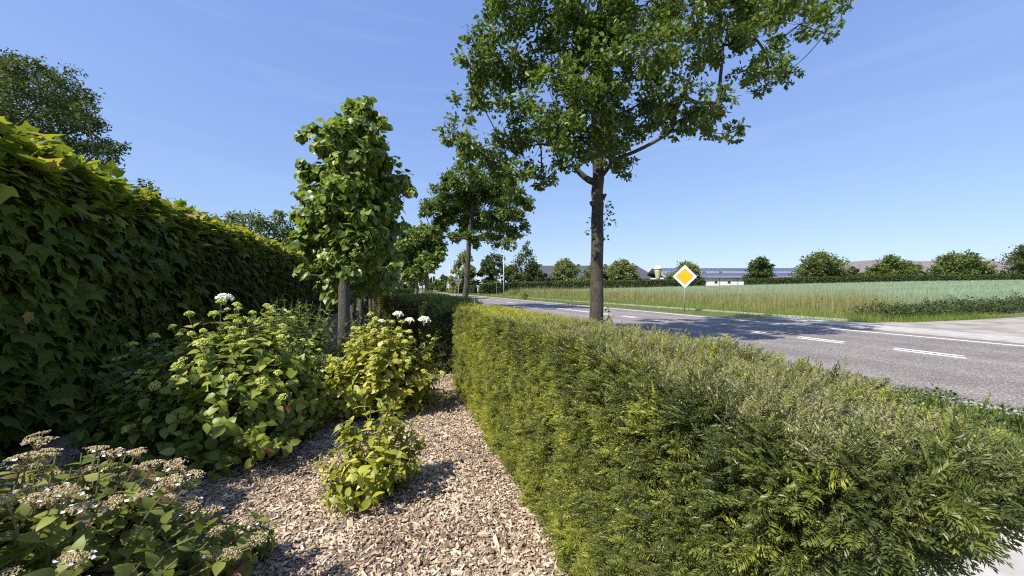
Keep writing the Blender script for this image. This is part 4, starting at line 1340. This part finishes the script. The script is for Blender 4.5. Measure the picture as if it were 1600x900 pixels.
# feed silo: beige tapering body with white lid
Z = 112
o = building('feed_silo', 'beige tapering feed silo with a white rounded lid beside the dark barn roof', 'silo', 1028, Z)
s = mpp(Z)
zz = lambda py: zat(py, Z, o)
b = MB(); b.tube([[0, 0, zz(440)], [0, 0, zz(433)], [0, 0, zz(424)], [0, 0, zz(421)]], [2.6 * s, 3.6 * s, 5.4 * s, 5.8 * s], 20); b.build('body', M['silo'], o, smooth=True)
b = MB(); b.tube([[0, 0, zz(421.2)], [0, 0, zz(419)], [0, 0, zz(417)], [0, 0, zz(416.2)], [0, 0, zz(415)], [0, 0, zz(414.6)]], [6.4 * s, 6.4 * s, 5.0 * s, 2.6 * s, 2.4 * s, 1.0 * s], 20); b.build('lid', M['silo_top'], o, smooth=True)
for a_ in range(4):
    q = a_ * PI / 2 + .7
    b = MB(); b.tube([[3.0 * s * math.cos(q), 3.0 * s * math.sin(q), -.02], [3.6 * s * math.cos(q), 3.6 * s * math.sin(q), zz(432)]], .06, 6); b.build('leg', M['galv'], o)

# houses at the end of the road
Z = 135
o = building('house', 'pale brick house with dark roof far behind the lime trees', 'house', 622, Z)
s = mpp(Z)
ez, rz_ = zat(445, Z, o), zat(433, Z, o)
gl, gr_, gp = (622 - 622) * s, (641 - 622) * s, (634 - 622) * s
b = MB(); prism(b, [(gl, 0), (gr_, 0), (gr_, ez), (gp, rz_ - .2), (gl, ez - .1)], 0, 8); wl = b.build('wall', M['brick_pale'], o)
b = MB(); b.box(((595 - 622) * s / 2, 4.5, ez / 2 - .1), (-(595 - 622) * s, 7, ez - .2)); b.build('side_wall', M['wall_white'], o)
b = MB()
slab(b, [(gl - .5, -.4, ez - .5), (gp, -.4, rz_), (gp, 8.4, rz_), (gl - .5, 8.4, ez - .5)], .2)
slab(b, [(gp, -.4, rz_), (gr_ + .5, -.4, ez - .4), (gr_ + .5, 8.4, ez - .4), (gp, 8.4, rz_)], .2)
slab(b, [((594 - 622) * s, .6, ez - .5), (gp, .6, ez - .5), (gp, 4.5, rz_ - .15), ((594 - 622) * s, 4.5, rz_ - .15)], .2)
b.build('roof', M['roof_dark'], o)
b = MB(); b.box(((633 - 622) * s, -.03, zat(446, Z, o)), (1.3, .06, 1.1)); b.build('window', M['window'], o)
Z = 190
o = building('house', 'tiny red roofed house at the end of the road', 'house', 681, Z)
s = mpp(Z)
ez, rz_ = zat(447, Z, o), zat(437, Z, o)
b = MB(); prism(b, [(-8 * s, 0), (8 * s, 0), (8 * s, ez), (1 * s, rz_ - .2), (-8 * s, ez)], 0, 8); b.build('wall', M['brick_pale'], o)
b = MB()
slab(b, [(-9 * s, -.4, ez - .4), (1 * s, -.4, rz_), (1 * s, 8.4, rz_), (-9 * s, 8.4, ez - .4)], .2)
slab(b, [(1 * s, -.4, rz_), (9 * s, -.4, ez - .4), (9 * s, 8.4, ez - .4), (1 * s, 8.4, rz_)], .2)
b.build('roof', M['roof_red'], o)
Z = 92
o = building('gate_post', 'white gate post at the garden entrance left of the field hedge', 'post', 746, Z)
b = MB(); b.box((0, 0, .95), (.4, .4, 1.9)); b.build('shaft', M['wall_white'], o)
b = MB(); b.box((0, 0, 1.96), (.52, .52, .12)); b.build('cap', M['wall_white'], o)
Z = 110
o = building('shed', 'small pale shed roof showing behind the second oak trunk', 'shed', 737, Z)
s = mpp(Z)
b = MB(); b.box((0, 1.5, 1.1), (2.4, 3, 2.2)); b.build('wall', M['wall_white'], o)
b = MB()
slab(b, [(-1.4, -.2, 2.2), (0, -.2, 3.0), (0, 3.2, 3.0), (-1.4, 3.2, 2.2)], .1)
slab(b, [(0, -.2, 3.0), (1.4, -.2, 2.2), (1.4, 3.2, 2.2), (0, 3.2, 3.0)], .1)
b.build('roof', M['wall_white'], o)

# ------------------------------------------------------------------ sky, sun, camera
sun_dir = np.array([-.81, -.35, 1.0])
el = math.atan2(1.0, math.hypot(.81, .35))
w = bpy.data.worlds.new('World')
scene.world = w
w.use_nodes = True
nt = w.node_tree
bg = nt.nodes['Background']
sky = nt.nodes.new('ShaderNodeTexSky')
sky.sky_type = 'NISHITA'
sky.sun_disc = False
sky.sun_elevation = el
sky.sun_rotation = math.atan2(sun_dir[0], sun_dir[1])
sky.air_density = 1.0
sky.dust_density = .3
sky.ozone_density = 2.5
tc = nt.nodes.new('ShaderNodeTexCoord')
mp = nt.nodes.new('ShaderNodeMapping')
mp.inputs['Scale'].default_value = (1.3, 1.3, 13)
mp.inputs['Rotation'].default_value = (.12, .08, .5)
ns = nt.nodes.new('ShaderNodeTexNoise')
ns.inputs['Scale'].default_value = 1.7
ns.inputs['Detail'].default_value = 7
ns.inputs['Roughness'].default_value = .55
ns.inputs['Distortion'].default_value = .6
nt.links.new(tc.outputs['Generated'], mp.inputs[0])
nt.links.new(mp.outputs[0], ns.inputs['Vector'])
cr = ramp(nt, [(.52, (0, 0, 0)), (.95, (.13, .13, .13))], ns.outputs['Fac'])
mx = nt.nodes.new('ShaderNodeMix')
mx.data_type = 'RGBA'
nt.links.new(cr, mx.inputs[0])
# the photograph's film response: the sky's bright horizon is held back
sp_ = nt.nodes.new('ShaderNodeSeparateColor')
cb_ = nt.nodes.new('ShaderNodeCombineColor')
nt.links.new(sky.outputs[0], sp_.inputs[0])
for i_, (g_, k_) in enumerate(((.557, .54), (.532, .63), (.295, .84))):
    a_ = nt.nodes.new('ShaderNodeMath'); a_.operation = 'MULTIPLY'; a_.inputs[1].default_value = .18
    p_ = nt.nodes.new('ShaderNodeMath'); p_.operation = 'POWER'; p_.inputs[1].default_value = g_
    q_ = nt.nodes.new('ShaderNodeMath'); q_.operation = 'MULTIPLY'; q_.inputs[1].default_value = k_ / .18
    nt.links.new(sp_.outputs[i_], a_.inputs[0]); nt.links.new(a_.outputs[0], p_.inputs[0])
    nt.links.new(p_.outputs[0], q_.inputs[0]); nt.links.new(q_.outputs[0], cb_.inputs[i_])
nt.links.new(cb_.outputs[0], mx.inputs[6])
mx.inputs[7].default_value = (3.9, 4.4, 5.0, 1)
nt.links.new(mx.outputs[2], bg.inputs['Color'])
bg.inputs['Strength'].default_value = .112

ld = bpy.data.lights.new('sun', 'SUN')
ld.energy = 4.2
ld.angle = math.radians(.53)
ld.color = (1, .955, .89)
lo = bpy.data.objects.new('sun', ld)
COL.objects.link(lo)
lo.rotation_mode = 'QUATERNION'
lo.rotation_quaternion = Vector(-sun_dir).to_track_quat('-Z', 'Y')
lo.location = (-20, -10, 30)

cd = bpy.data.cameras.new('camera')
cd.sensor_width = 36
cd.lens = 36 * FOC / 1600
cd.clip_start = .02
cd.clip_end = 6000
co = bpy.data.objects.new('camera', cd)
COL.objects.link(co)
co.location = CAM
co.rotation_euler = (PI / 2, 0, -YAW)
scene.camera = co
scene.view_settings.view_transform = 'Standard'
scene.view_settings.look = 'None'
scene.view_settings.gamma = 1
scene.view_settings.use_curve_mapping = False
scene.view_settings.exposure = .9
scene.cycles.max_bounces = 6
scene.cycles.transparent_max_bounces = 4
scene.cycles.use_denoising = False
scene.cycles.pixel_filter_type = 'BLACKMAN_HARRIS'
scene.cycles.filter_width = 1.15
